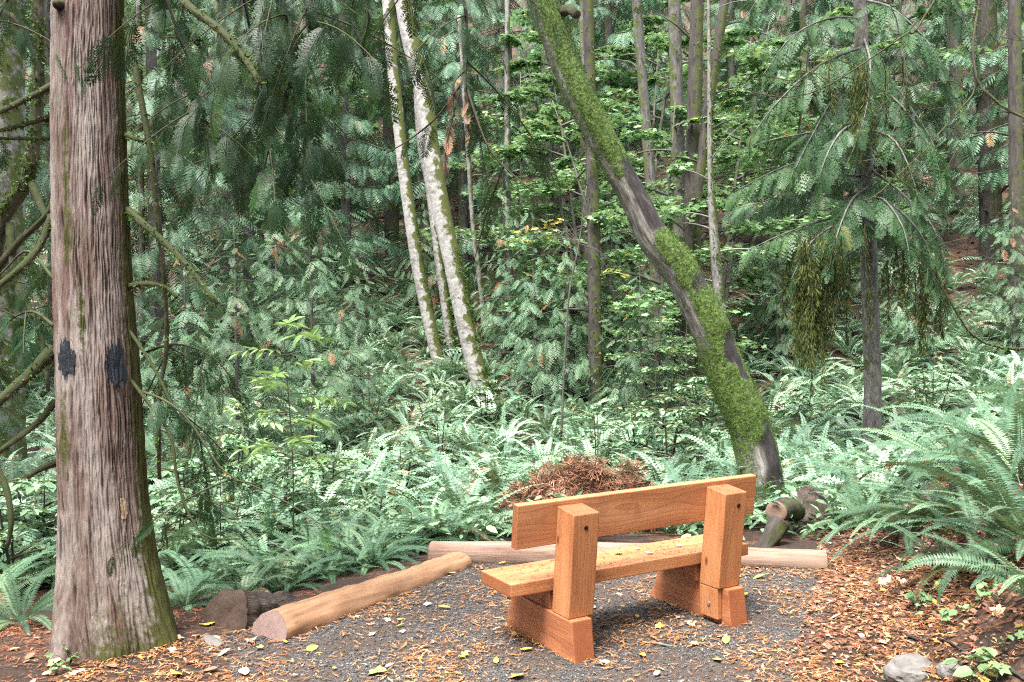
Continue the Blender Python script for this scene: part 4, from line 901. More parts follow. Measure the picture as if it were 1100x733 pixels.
# the mossy tree just beyond the right edge, whose bare arching twigs reach into view
rb = np.array([4.95, 8.2, 0]); rb[2] = float(gz(rb[0], rb[1]))
rt_ = empty('mossy_maple', rb, 'mossy tree at the right edge with bare arching twigs', 'tree')
T = Tubes(); trunk = spline([rb*0+[0, 0, -.2], [.05, 0, 1.2], [.0, .1, 2.6], [-.1, .1, 4.2], [-.2, .2, 6.0]], 24); T.add(trunk, np.linspace(.13, .07, 24), 14, rough=.12, seed=8); T.build('trunk', M['bark_dark'], rt_)
RB = [
 ([(1085, -90, 8.1), (1040, -40, 8.0), (1002, 0, 7.9), (980, 37, 7.8), (971, 38, 7.8), (921, 74, 7.6), (862, 105, 7.4), (814, 103, 7.3), (792, 90, 7.3)], .018, .004, 100),
 ([(960, -30, 7.9), (958, 0, 7.8), (971, 37, 7.8), (976, 74, 7.7), (971, 121, 7.7), (961, 153, 7.6)], .010, .004, 0),
 ([(1060, -60, 8.0), (1053, 0, 7.9), (1046, 48, 7.8), (1059, 99, 7.7), (1100, 127, 7.6), (1140, 150, 7.6)], .018, .016, 220),
 ([(1046, 60, 7.8), (1046, 96, 7.8), (1031, 118, 7.7), (1006, 147, 7.6), (972, 180, 7.5), (936, 210, 7.4), (921, 212, 7.4)], .013, .004, 130),
 ([(1040, 96, 7.8), (1011, 88, 7.8), (958, 110, 7.6), (912, 151, 7.5)], .008, .003, 0),
 ([(990, 165, 7.5), (985, 146, 7.5), (943, 168, 7.4), (906, 173, 7.3)], .006, .003, 0),
 ([(1140, 378, 7.6), (1100, 373, 7.5), (1068, 371, 7.4), (1039, 354, 7.3), (1006, 302, 7.2), (984, 264, 7.1)], .024, .004, 260),
 ([(954, 184, 7.4), (995, 225, 7.3), (1039, 262, 7.3)], .006, .004, 60),
 ([(921, 74, 7.6), (895, 60, 7.5), (880, 32, 7.5)], .006, .003, 0), ([(862, 105, 7.4), (852, 92, 7.4), (846, 86, 7.4)], .004, .002, 0), ([(890, 90, 7.5), (870, 78, 7.4), (830, 78, 7.3)], .004, .002, 0),
 ([(1000, 0, 7.9), (1060, 30, 7.7), (1110, 48, 7.6)], .006, .004, 0), ([(1060, 130, 7.7), (1035, 150, 7.6), (1010, 195, 7.5), (1000, 215, 7.5)], .005, .002, 30),
]
rg = rng_(61)
for pts, a, b_, mo in RB:
    p = px_path(pts, 20)-rb; T = Tubes(); p = p+np.cumsum(rg.normal(0, .006, (20, 3)), 0); T.add(p, np.linspace(a, b_, 20)*.62, 7, rough=.3, seed=a*900)
    for k in range(8):
        i = rg.integers(6, 19); d = nrm(rg.normal(0, 1, 3)*[1, .5, .7]); T.add(p[i]+d*np.linspace(0, rg.uniform(.12, .3), 4)[:, None]+np.array([0, 0, -.03])*np.linspace(0, 1, 4)[:, None]**2, [.003, .0025, .002, .0015], 4, cap=False)
    o = T.build('branch', M['twig'], rt_)
    if mo: moss_side(rt_, p, np.linspace(a, b_, 20), mo, (0, -.2, .1), int(a*9999), 0, .75, ln=(.012, .035), spread=1.2, parent=o)

# dark and pale stems in the middle distance
mid = [
 ('maple_stem', [(745, 290, 18), (743, 236, 18), (746, 120, 16), (749, 0, 14)], 19, 'bark_dark', 'dark upright maple stem behind the leaning mossy trunk'),
 ('maple_stem', [(738, 275, 12), (745, 236, 11), (757, 150, 11), (763, 100, 11), (779, 0, 10)], 18.5, 'bark_dark', 'dark maple stem slanting up to the right behind the mossy trunk'),
 ('maple_stem', [(731, 300, 15), (729, 190, 14), (726, 80, 14), (724, -5, 13)], 20, 'bark_grey', 'grey maple stem left of the dark upright stem'),
 ('maple_stem', [(704, 300, 12), (699, 200, 12), (692, 110, 11), (685, 20, 10), (683, -5, 10)], 21, 'bark_grey', 'thin grey maple stem close beside the mossy trunk\'s upper part'),
 ('birch_tree', [(777, 375, 12), (774, 340, 12), (770, 290, 12), (766, 240, 9), (763, 180, 6), (762, 60, 4)], 17, 'bark_pale', 'pale mossy stem standing just right of the leaning maple'),
 ('cedar_snag', [(640, 415, 15), (639, 340, 15), (638, 270, 14), (636, 180, 13), (633, 60, 12)], 17, 'bark_dark', 'dark straight trunk between the birches and the leaning maple'),
 ('cedar_snag', [(632, 320, 11), (630, 240, 11), (628, 120, 10), (627, 0, 9)], 23, 'bark_grey', 'greyish trunk just behind the dark straight trunk'),
 ('alder_stem', [(548, 330, 7), (546, 250, 7), (545, 150, 6), (545, 60, 6)], 23, 'bark_pale', 'very thin pale stem right of the birches'),
 ('alder_stem', [(519, 332, 6), (514, 290, 6), (508, 240, 5), (502, 150, 5)], 23, 'bark_pale', 'very thin pale stem leaning just right of the birches'),
 ('fir_trunk', [(423, 330, 17), (421, 250, 16), (419, 120, 15), (418, 0, 14)], 27, 'bark_dark', 'dark trunk on the hillside behind the birches'),
 ('fir_trunk', [(241, 330, 15), (240, 250, 15), (239, 120, 14), (238, 0, 13)], 24, 'bark_grey', 'grey trunk half hidden by cedar foliage at left'),
 ('alder_stem', [(152, 420, 7), (152, 250, 7), (150, 80, 6)], 19, 'bark_pale', 'thin grey stem close to the right side of the big cedar'),
 ('alder_stem', [(163, 420, 6), (162, 250, 6), (161, 90, 6)], 21, 'bark_grey', 'second thin grey stem right of the big cedar'),
 ('fir_trunk', [(1065, 250, 24), (1062, 150, 23), (1060, 40, 22), (1059, -5, 21)], 27, 'bark_dark', 'broad dark trunk near the upper right corner'),
 ('fir_trunk', [(1093, 290, 15), (1092, 220, 15), (1090, 60, 14)], 23, 'bark_dark', 'dark trunk at the right edge above the ferns'),
 ('fir_trunk', [(1030, 260, 15), (1028, 150, 14), (1026, 0, 13)], 31, 'bark_dark', 'dark trunk on the hillside at right behind the arching twigs'),
 ('alder_stem', [(900, 200, 11), (899, 100, 11), (898, 0, 10)], 28, 'bark_pale', 'pale trunk high on the slope behind the hemlock'),
 ('fir_trunk', [(855, 260, 13), (852, 150, 12), (850, 0, 12)], 30, 'bark_grey', 'grey trunk on the slope left of the hemlock'),
 ('fir_trunk', [(330, 330, 13), (329, 200, 12), (328, 0, 11)], 29, 'bark_grey', 'grey trunk on the slope above the young cedars'),
 ('fir_trunk', [(590, 300, 13), (588, 150, 12), (587, 0, 12)], 30, 'bark_grey', 'grey trunk on the slope left of the leaning maple'),
]
for i, (nm, pts, Yd, mt, lab) in enumerate(mid):
    root, T, pp, wr_, b = traced_tree(nm, pts, Yd, mt, lab, ns=10, n=30, seed=i, rough=.12)
    rg = rng_(700+i)
    for k in range(6):
        j = rg.integers(6, 28); d = nrm(np.array([rg.normal(), rg.normal()*.5, rg.uniform(.1, .8)])); l = rg.uniform(.5, 1.5); s = np.linspace(0, 1, 6)[:, None]
        T.add(pp[j]+d*s*l+np.array([0, 0, -.3])*s**2*l, np.linspace(wr_[j]*.25, .005, 6), 5, cap=False)
    T.build('trunk', M[mt], root)
    if nm in ('maple_stem', 'birch_tree', 'cedar_snag'): moss_side(root, pp, wr_, 700, (.3, -.6, 0), 800+i, 0, .9, ln=(.03, .07), spread=.7)
# the crooked mossy tree at the left edge
lp = [(-30, 420, 26), (-12, 300, 22), (0, 238, 18), (29, 190, 15), (40, 110, 13), (41, 0, 12), (42, -60, 11)]
root, T, pp, wr_, b = traced_tree('crooked_tree', lp, 6.4, 'bark_dark', 'crooked dark mossy stem at the left edge behind the big cedar', ns=14, seed=4, rough=.15, up=1.0, n=50)
for pts in ([(30, 190, 6.4), (48, 230, 6.3), (60, 262, 6.2)], [(-12, 300, 6.4), (20, 260, 6.3), (52, 228, 6.2), (60, 190, 6.2)], [(10, 240, 6.4), (18, 300, 6.3), (44, 360, 6.2), (52, 420, 6.2)], [(-20, 480, 6.4), (5, 520, 6.3), (12, 560, 6.2), (8, 588, 6.2)], [(40, 60, 6.4), (15, 20, 6.3), (-10, 10, 6.3)]):
    p = px_path(pts, 14)-b; T.add(p, np.linspace(.03, .012, 14), 7, rough=.25)
T.build('trunk', M['bark_mossy'], root); moss_side(root, pp, wr_, 2600, (.1, -.5, .2), 905, 0, 1, ln=(.015, .045), spread=.9)
root, T, pp, wr_, b = traced_tree('old_maple', [(4, 480, 44), (6, 300, 38), (8, 150, 34), (9, 40, 32), (10, -20, 30)], 13, 'bark_pale', 'thick pale mossy trunk far behind at the left edge', ns=16, seed=14, rough=.12)
T.build('trunk', M['bark_pale'], root); moss_side(root, pp, wr_, 2500, (.2, -.8, 0), 906, 0, 1, ln=(.03, .08), spread=.7)

# ------------------------------------------------------------------ foliage trees: prototypes, then copies
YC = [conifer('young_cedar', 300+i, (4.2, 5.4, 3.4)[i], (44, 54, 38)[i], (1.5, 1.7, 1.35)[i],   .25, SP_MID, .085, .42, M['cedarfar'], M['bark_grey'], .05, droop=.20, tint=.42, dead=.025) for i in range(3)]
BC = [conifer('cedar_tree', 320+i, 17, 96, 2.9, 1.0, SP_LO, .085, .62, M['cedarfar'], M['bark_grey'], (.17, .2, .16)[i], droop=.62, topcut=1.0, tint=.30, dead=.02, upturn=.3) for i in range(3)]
MP = [broadleaf('vine_maple', 340+i, (6.5, 8.0)[i], .06, 15, 2.6, 1.0, (4200, 5200)[i], .20, M['maple'], M['bark_grey'], tint=.5, yellow=.02, multi=2) for i in range(2)]
SH = [broadleaf('leafy_shrub', 360+i, (1.1, 1.5, .8)[i], .014, 8, .62, .12, (700, 900, 520)[i], (.085, .075, .11)[i], M['shrub'], M['twig'], tpl=(OL, ML, OL)[i], tint=.45, yellow=(.03, .05, .02)[i], multi=3) for i in range(3)]
used = {}
def put(protos, k, u, Yd, sc, rz, label, cat, group=None, dz=0.0):
    x = at(u, 400, Yd)[0]; loc = (x, Yd, float(gz(x, Yd))+dz); o = protos[k % len(protos)]
    if o.name in used: o = dup(o, loc, rz, sc, label, group)
    else: used[o.name] = 1; xform(o, loc, rz, sc)
    return tag(o, label, cat, group)
yc = [
 (255, 12.5, 0, .85, 'young cedar with drooping grey green sprays right of the big cedar'), (335, 14.5, 1, .80, 'young cedar with wide sprays left of the birches'),
 (385, 17.5, 2, 1.0, 'small cedar just left of the birch trunks'), (200, 14.0, 2, 1.0, 'small cedar close behind the big cedar\'s hanging boughs'),
 (575, 18.5, 0, .95, 'bushy young cedar right of the birches'), (612, 17.8, 2, 1.05, 'small cedar in front of the dark straight trunk'),
 (660, 18.8, 1, .75, 'young cedar beside the dark straight trunk'), (545, 21.5, 1, .85, 'young cedar behind the thin pale stems'),
 (690, 16.5, 2, .85, 'small cedar left of the leaning maple'), (835, 20.5, 0, .8, 'young cedar behind the hemlock\'s left boughs'),
 (985, 20.0, 2, .95, 'small cedar right of the hemlock trunk'), (300, 19.0, 0, 1.1, 'young cedar behind the front young cedars at left'),
 (150, 11.5, 2, .75, 'small cedar peeping out right of the big cedar\'s trunk'), (-25, 10.5, 0, .7, 'young cedar at the left edge behind the crooked stem'),
 (1090, 21.0, 0, .9, 'young cedar at the right edge on the slope'), (460, 24.5, 2, 1.0, 'small cedar on the slope behind the birch trunks'),
 (720, 23.5, 0, 1.0, 'young cedar on the slope behind the maple stems'),
]
for i, (u, Yd, k, sc, lab) in enumerate(yc): put(YC, k, u, Yd, sc, i*1.7, lab, 'tree', 'young cedars')
bc = [
 (270, 22.0, 0, 1.0, 'tall cedar left of centre on the lower slope'), (170, 19, 1, .9, 'tall cedar directly behind the big red cedar'), (375, 26, 2, 1.0, 'tall cedar on the slope left of the birches'),
 (500, 27, 0, 1.0, 'tall cedar on the slope right behind the birches'), (660, 29, 2, 1.05, 'tall cedar upslope of the dark straight trunk'),
 (870, 25.5, 1, .95, 'tall cedar on the slope behind the hemlock'), (960, 28, 0, 1.0, 'tall cedar on the slope right of the hemlock'), (1110, 26, 2, 1.0, 'tall cedar at the right edge on the slope'),
 (60, 20, 2, .95, 'tall cedar behind the crooked stem at left'), (-60, 17, 0, .9, 'tall cedar at the far left behind the crooked stem'), 
 (440, 33, 1, 1.0, 'tall cedar high up the slope behind the birches'), (320, 32, 2, 1.1, 'tall cedar high on the slope at left'),
]
for i, (u, Yd, k, sc, lab) in enumerate(bc): put(BC, k, u, Yd, sc, i*2.1, lab, 'tree', 'tall cedars')
rg = rng_(400); n_ = 0
for row, (Yd, stp) in enumerate(((36, 4.2), (42, 4.6), (49, 5.2))):
    xx = -.66*Yd-2
    while xx < .66*Yd+2:
        Y_ = Yd+rg.normal(0, 1.2); x = xx+rg.normal(0, .6); k = rg.integers(0, 3); sc = rg.uniform(.9, 1.2)
        put(BC, k, 550+x/Y_*F, Y_, sc, rg.uniform(0, 6.28), 'hazy cedar high on the far wooded slope', 'tree', 'far slope cedars'); n_ += 1; xx += stp
mp = [
 (700, 17.5, 0, .95, 'leafy maple with bright green leaves right of the leaning trunk\'s top'), (765, 20, 1, 1.0, 'tall leafy maple around the dark stems'), (640, 21.5, 1, 1.0, 'leafy maple behind the leaning trunk\'s upper part'),
 (830, 22.5, 0, 1.1, 'leafy maple left of the hemlock on the slope'), (560, 24, 0, 1.1, 'leafy maple behind the thin pale stems'), (735, 15.2, 0, .40, 'low maple sapling left of the leaning trunk\'s foot'), (690, 26, 1, 1.25, 'big leafy maple higher up behind the grey maple stems'), (900, 29, 0, 1.4, 'leafy maple high on the slope behind the hemlock'), (300, 27, 1, 1.3, 'leafy maple on the slope at left behind the tall cedars'), (610, 30, 0, 1.4, 'leafy maple high on the slope left of the leaning trunk'), (800, 27, 1, 1.15, 'leafy maple on the slope between the dark stems and the hemlock'), (470, 30, 0, 1.4, 'leafy maple high on the slope behind the birches'),
]
for i, (u, Yd, k, sc, lab) in enumerate(mp): put(MP, k, u, Yd, sc, i*1.3, lab, 'tree', 'leafy maples')
sh = [
 (395, 15.5, 1, 1.0, 'pale yellowish shrub left of the birches'), (685, 13.0, 2, 1.3, 'broad leaved shrub left of the leaning maple'), (715, 12.0, 0, 1.2, 'leafy shrub against the leaning maple\'s left side'),
 (640, 12.0, 1, .8, 'small shrub in the ferns behind the brown heap'), (470, 13.5, 1, .9, 'yellow green shrub in front of the birch foot'), (700, 15.0, 1, 1.3, 'tall shrub behind the leaning maple'),
 (200, 9.6, 2, 1.2, 'bright leafy shrub right of the big cedar'), (250, 10.6, 0, 1.1, 'leafy shrub in the bright bed left of centre'), (300, 9.3, 0, .9, 'low shrub in the bright bed behind the log'),
 (350, 10.4, 2, 1.0, 'low broad leaved shrub in the bright bed'), (180, 8.0, 0, .8, 'small leafy shrub close beside the big cedar'), (40, 8.4, 2, 1.2, 'leafy shrub left of the big cedar'),
 (10, 7.6, 0, 1.0, 'leafy shrub at the left edge'), (430, 11.0, 0, .8, 'low shrub among ferns below the birches'), (760, 14.0, 0, 1.3, 'leafy shrub right behind the leaning maple'), (520, 16.0, 0, 1.0, 'low shrub at the foot of the birches'),
 (1000, 15.5, 1, 1.1, 'shrub in the ferns right of the hemlock'), (865, 15.5, 2, 1.1, 'broad leaved shrub left of the hemlock foot'), (985, 16.5, 2, 1.2, 'broad leaved shrub behind the hemlock foot'),
 (230, 8.2, 1, .7, 'low shrub between the big cedar and the sapling'), (400, 9.2, 2, .7, 'small shrub behind the edging log'), (330, 12.2, 1, 1.0, 'shrub below the young cedars'),
]
for i, (u, Yd, k, sc, lab) in enumerate(sh): put(SH, k, u, Yd, sc, i*2.3, lab, 'shrub', 'understory shrubs')
# the rest of the wood, unseen around the clearing, added to block low skylight
K = Kites(); rg = rng_(470)
ring = [(rg.uniform(-24, 24), rg.uniform(-20, -5)) for _ in range(34)]+[(sx*rg.uniform(8.5, 20), rg.uniform(-5, 9)) for sx in (-1, 1) for _ in range(11)]
for x, y in ring:
    z0 = float(gz(x, y)); n = 1100; q = rg.random(n); a_ = rg.uniform(0, 6.28, n); rr = np.sqrt(rg.random(n))*2.4*(1-q)**.6*(.8+.4*np.sin(a_*3)); h = 2+15*q
    P = np.stack([x+rr*np.cos(a_), y+rr*np.sin(a_), z0+h], -1); D = np.stack([np.cos(a_), np.sin(a_), -.7+0*a_], -1)+rg.normal(0, .3, (n, 3)); D = nrm(D)
    K.add(kite(P, D, nrm(np.cross(D, np.array([0, 0, 1.])+rg.normal(0, .5, (n, 3)))), rg.uniform(.4, .9, n), rg.uniform(.2, .42, n)), np.clip(rg.normal(.3, .15, n), 0, .8))
    t_ = np.array([[x, y, z0-.2], [x, y, z0+17]]); d_ = np.array([[0, 0, 1.]]*3); s_ = np.array([[math.cos(k*1.05), math.sin(k*1.05), 0] for k in range(3)])
    K.add(np.stack([t_[0]-s_*.2, t_[0]+s_*.2, t_[1]+s_*.03, t_[1]-s_*.03], 1), .0)
tag(K.build('surrounding_wood', M['cedarfar']), 'unseen rest of the conifer wood around the clearing, added to block low skylight', 'wood', kind='stuff')
# slope undergrowth of broad leaves and small ferns, one mass
K = Kites(); rg = rng_(420); n = 5200
x = rg.uniform(-26, 28, n); y = rg.uniform(19, 44, n); k = (fbm(x*.22, y*.22, 3.7) > .50) | (rg.random(n) < .12); x, y = x[k], y[k]; n = len(x); z = gz(x, y)
a = rg.uniform(0, 6.28, n*5); D = np.stack([np.cos(a), np.sin(a), rg.uniform(.1, 1.0, n*5)], -1); P = np.repeat(np.stack([x, y, z], -1), 5, 0)
w = rg.integers(0, 4, len(P)); sprays(K, rg, [(q_, t_) for q_, t_ in SP_LO], P, D, np.array([0, 0, 1.])+rg.normal(0, .3, D.shape), rg.uniform(.35, .8, len(P)), np.clip(rg.normal(.4, .15, len(P)), 0, .7))
tag(K.build('undergrowth', M['fernfar']), 'mass of ferns and seedlings spread over the wooded slope', 'undergrowth', kind='stuff')

# saplings with compound leaves right of the big cedar
def compound_sapling(name, u, v_base, Yd, top_px, label, seed, mat='maple', nl=11, ll=.42):
    rg = rng_(seed); p0 = at(u, v_base, Yd); base = p0.copy(); base[2] = float(gz(p0[0], Yd)); tp = at(u+2, top_px, Yd)
    root = empty(name, base, label, 'sapling'); H = tp[2]-base[2]; s = np.linspace(0, 1, 12)
    st = np.c_[.03*np.sin(s*4), 0*s, s*H]; T = Tubes(); T.add(st, np.linspace(.007, .003, 12), 6, cap=False); K = Kites()
    for i in range(nl):
        q = .45+.55*i/(nl-1); az = i*2.4+.3; b = np.array([np.interp(q, s, st[:, 0]), 0, q*H]); l = ll*rg.uniform(.7, 1.1)
        t = np.linspace(0, 1, 10); d = np.array([math.cos(az), math.sin(az)*.8, 0]); p = b+d*(t*l)[:, None]+np.array([0, 0, 1.])*(.30*t-.30*t**2.2)[:, None]*l
        T.add(p, np.linspace(.003, .0015, 10), 4, cap=False)
        for j in range(2, 10):
            for sg in (-1, 1):
                sd = np.cross(d, [0, 0, 1.])*sg; D = sd*.85+d*.5+np.array([0, 0, -.1])
                leaves(K, rg, OL*np.array([1, .62, 1]), p[j][None], l*.36*(1-.45*abs(j/9-.5)), .88, flat=.25, D=D[None], yellow=.02, tv=.06)
    T.build('stem', M['twig'], root); K.build('leaves', M[mat], root)
compound_sapling('ash_sapling', 312, 548, 7.9, 352, 'slim sapling with bright feathery yellow green leaves above the fern bed', 1, mat='ash', ll=.50, nl=12)
compound_sapling('elder_sapling', 268, 520, 9.4, 435, 'short sapling with feathery leaves left of the tall slim sapling', 2, ll=.36, nl=8)
# hand of yellow maple leaves hanging in the middle
yl = at(582, 246, 14.5); yb = np.array([at(600, 400, 14.5)[0], 14.5, 0]); yb[2] = float(gz(yb[0], yb[1]))
root = empty('yellow_maple_sapling', yb, 'slender sapling with a few clear yellow leaves in the middle', 'sapling'); T = Tubes(); K = Kites(); rg = rng_(9)
for (u, v) in ((548, 256), (556, 250), (572, 246), (585, 243), (592, 238), (600, 247), (603, 236), (566, 257), (590, 248), (653, 290), (660, 288), (672, 296)):
    p = at(u, v, 14.5)-yb; st = np.array([at(622, 262, 14.5)-yb])[0]; T.add(spline([st, (st+p)/2+[0, 0, .10], p+[0, 0, .02]], 8), np.linspace(.006, .002, 8), 4, cap=False)
    leaves(K, rg, ML, p+rg.normal(0, .03, (3, 3)), .17, .95, flat=.3, yellow=.9)
T.add(spline([[0, 0, -.1], (at(610, 330, 14.5)-yb), (at(622, 262, 14.5)-yb), (at(630, 200, 14.5)-yb)], 14), np.linspace(.02, .006, 14), 6); T.build('stem', M['bark_grey'], root); K.build('leaves', M['maple'], root)

# ------------------------------------------------------------------ ferns
def fern_proto(K, mat): return K.build('sword_fern', mat)
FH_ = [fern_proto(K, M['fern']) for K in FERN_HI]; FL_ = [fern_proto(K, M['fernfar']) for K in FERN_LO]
fused = set()
def put_fern(protos, k, loc, sc, rz, label, group, tilt=(0, 0)):
    o = protos[k % len(protos)]
    if o.name in fused: o = o.copy(); COL.objects.link(o)
    else: fused.add(o.name)
    o.location = [float(v) for v in loc]; o.rotation_euler = (tilt[0], tilt[1], rz); o.scale = (sc, sc, sc*.95)
    return tag(o, label, 'fern', group)
nf = 0
big = [(1010, 545, 1.05, 'large sword fern arching over the bank at right'), (1095, 560, 1.15, 'large sword fern at the right edge of the bank'), (930, 548, .85, 'sword fern drooping over the end of the edging log'),
       (1075, 470, 1.2, 'tall sword fern upper right on the bank'), (960, 500, 1.1, 'sword fern behind the bank below the hemlock'), (880, 540, .8, 'sword fern behind the sawn limb'), (1130, 640, .7, 'sword fern at the right edge nearest the camera'),
       (1015, 600, .55, 'small fern low on the litter bank'), (1040, 505, 1.1, 'large sword fern between the two at the right edge'), (985, 470, 1.0, 'sword fern on the bank right of the hemlock foot'), (1100, 505, 1.2, 'tall sword fern at the right edge high on the bank'), (905, 505, .85, 'sword fern left of the bank beside the stump'), (1050, 565, .9, 'sword fern low on the bank above the seedlings'), (950, 455, 1.0, 'sword fern in front of the hemlock trunk'), (925, 515, 1.1, 'big sword fern whose fronds reach towards the bench'), (975, 560, .8, 'sword fern low on the bank pointing at the bench'), (1060, 600, .6, 'sword fern above the bank seedlings at right'), (1115, 575, .85, 'sword fern leaning in from the right edge')]
for i, (u, v, sc, lab) in enumerate(big):
    p = ghit(u, v+18); put_fern(FH_, i, p, sc, i*1.9, lab, 'large ferns on the bank'); nf += 1
left = [(22, 655, .75, 'sword fern left of the big cedar\'s foot'), (-15, 640, .9, 'sword fern at the left edge beside the big cedar'), (20, 600, .8, 'sword fern behind the left side of the big cedar')]
for i, (u, v, sc, lab) in enumerate(left):
    p = ghit(u, v+15); put_fern(FH_, i+1, p, sc, i*2.2+.4, lab, 'ferns beside the big cedar'); nf += 1
nearl = [(215, 7.0, .85), (262, 6.7, .75), (300, 7.1, .85), (345, 7.4, .95), (392, 7.3, .85), (430, 7.6, .95), (470, 7.8, .85), (505, 8.0, .75), (245, 7.9, .9), (320, 8.3, .9), (385, 8.5, .9), (455, 8.7, .9), (195, 6.3, .6), (530, 8.4, .6), (560, 8.6, .55), (300, 6.55, .6), (350, 6.85, .65), (400, 7.05, .65), (255, 6.35, .6)]
for i, (u, Yd, sc) in enumerate(nearl):
    x = at(u, 500, Yd)[0]; put_fern(FH_, i, (x, Yd, float(gz(x, Yd))), sc, i*2.6, 'dark glossy sword fern just behind the peeled edging log', 'ferns behind the edging log'); nf += 1
rg = rng_(500); spots = []
tries = 0
while len(spots) < 258 and tries < 60000:
    tries += 1; y = 7.6+15.5*rg.random()**1.05; x = rg.uniform(-.60*y-.4, .60*y+.4)
    if y < edge_y(x)+.7 or (x < -1 and y < 7.2): continue
    if x > bank_x(y)+.1 and y < 8.2: continue
    d0 = .46+.024*y
    if any((x-a)**2+(y-b)**2 < d0*d0 for a, b, _ in spots): continue
    spots.append((x, y, rg.uniform(.72, 1.12)))
for i, (x, y, sc) in enumerate(spots):
    hi = y < 8.6
    if y < 12: lab, g = ('sword fern in the near fern bed left of the leaning maple', 'near fern bed') if x < .235*y else ('sword fern in the near bed right of the leaning maple', 'near fern bed right')
    elif y < 17: lab, g = ('sword fern around the birch foot in the middle of the bed', 'middle fern bed') if x < .2*y else ('sword fern in the middle bed around the hemlock foot', 'middle fern bed right')
    else: lab, g = ('sword fern at the far end of the bed below the slope', 'far fern bed')
    u_ = 550+x/y*F
    if 505 < u_ < 700 and 8.2 < y < 9.9: continue
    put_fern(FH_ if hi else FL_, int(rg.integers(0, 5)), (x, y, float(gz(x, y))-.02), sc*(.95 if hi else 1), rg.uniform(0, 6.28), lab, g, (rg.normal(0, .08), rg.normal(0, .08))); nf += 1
print('ferns', nf)
# ferns beyond the three hundred nearest, as one mass
rg = rng_(505); mass = []; tries = 0
while len(mass) < 620 and tries < 40000:
    tries += 1; y = rg.uniform(8.0, 26); x = rg.uniform(-.62*y-1, .62*y+1)
    if (y < edge_y(x)+1.2) or (x > bank_x(y) and y < 9) or (500 < 550+x/y*F < 720 and y < 10.2): continue
    if any((x-a)**2+(y-b)**2 < .55 for a, b, *_ in mass) or any((x-a)**2+(y-b)**2 < .22 for a, b, _ in spots): continue
    if y > 20 and fbm(x*.25, y*.25, 2.9) < .47: continue
    mass.append((x, y, rg.uniform(.6, .95)))
K = Kites(); TL = [k.arrays() for k in FERN_LO]
for i, (x, y, sc) in enumerate(mass):
    Q, t = TL[i % 5]; a_ = rg.uniform(0, 6.28); Rz = np.array([[math.cos(a_), -math.sin(a_), 0], [math.sin(a_), math.cos(a_), 0], [0, 0, 1]]); K.add((Q@Rz.T)*sc+np.array([x, y, float(gz(x, y))-.02]), t)
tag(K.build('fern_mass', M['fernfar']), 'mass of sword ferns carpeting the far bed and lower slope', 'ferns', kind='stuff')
# leafy ground cover filling between the ferns
K = Kites(); rg = rng_(510); n = 9000; y = 7.3+13*rg.random(n)**1.2; x = rg.uniform(-.62, .62, n)*y; k = (y > edge_y(x)+.25) & ~((x > bank_x(y)) & (y < 8.5)) & (fbm(x*.9, y*.9, 7.7) > .40); x, y = x[k], y[k]
zz = gz(x, y)+.05+.38*rg.random(len(x))**1.3*np.clip(fbm(x*.8, y*.8, 5.5)*1.8-.2, .2, 1)
leaves(K, rg, OL, np.stack([x, y, zz], -1), .11, .45, flat=.45, yellow=.03)
tag(K.build('ground_cover', M['shrub']), 'low leafy ground cover between the ferns', 'ground cover', kind='stuff')

# ------------------------------------------------------------------ heap of dead brown cedar boughs behind the bench
hpx = at(628, 520, 9.0); hz = float(gz(hpx[0], 9.0)); heap = empty('brush_heap', (hpx[0], 9.0, hz), 'heap of rusty dead cedar boughs behind the bench', 'brush heap')
K = Kites(); T = Tubes(); rg = rng_(90); n = 1500
n = 9000; a = rg.uniform(0, 6.28, n); rr = np.sqrt(rg.random(n)); X = rr*np.cos(a)*.95; Yy = rr*np.sin(a)*.65; Z = np.maximum(1-rr**1.8, 0)*1.0*rg.random(n)**.45*np.clip(2.2*fbm(X*2.2+5, Yy*2.2, 1)-.35, .15, 1.2)+.02
D = np.stack([X*.9+rg.normal(0, .7, n), Yy+rg.normal(0, .6, n)-.1, rg.normal(-.1, .42, n)], -1); N = rg.normal(0, 1, (n, 3))+[0, 0, .3]
TW = [twig_template(rng_(60+i), 6+i % 4, .42) for i in range(8)]; w = rg.integers(0, 8, n); Rm = frames(D, N); sz_ = rg.uniform(.07, .30, n); P_ = np.stack([X, Yy, Z], -1)
for i in range(8):
    m = w == i; K.add(place(TW[i], Rm[m], P_[m], sz_[m]), np.repeat(np.clip(rg.normal(.38, .24, m.sum()), 0, 1), len(TW[i])))
for i in range(46):
    az = rg.uniform(0, 6.28); b = np.array([rg.uniform(-.6, .6), rg.uniform(-.45, .2), rg.uniform(.08, .42)]); d = nrm(np.array([math.cos(az), math.sin(az)*.6, rg.uniform(-.3, .5)]))*rg.uniform(.2, .5)
    T.add(b+d*np.linspace(-.5, .5, 6)[:, None]+np.array([0, 0, -.05])*np.linspace(-1, 1, 6)[:, None]**2, np.linspace(.006, .002, 6), 5, cap=False)
K.build('dead_fronds', M['deadleaf'], heap); T.build('twigs', M['twig'], heap)
h2 = dup(heap, (at(545, 530, 8.8)[0], 8.8, float(gz(at(545, 530, 8.8)[0], 8.8))-.05), 2.0, .42, 'small rusty heap of dead fronds left of the large brown heap')
h3 = dup(heap, (at(725, 520, 9.2)[0], 9.2, float(gz(at(725, 520, 9.2)[0], 9.2))-.05), 1.0, .45, 'small rusty heap of dead fronds near the leaning maple foot')

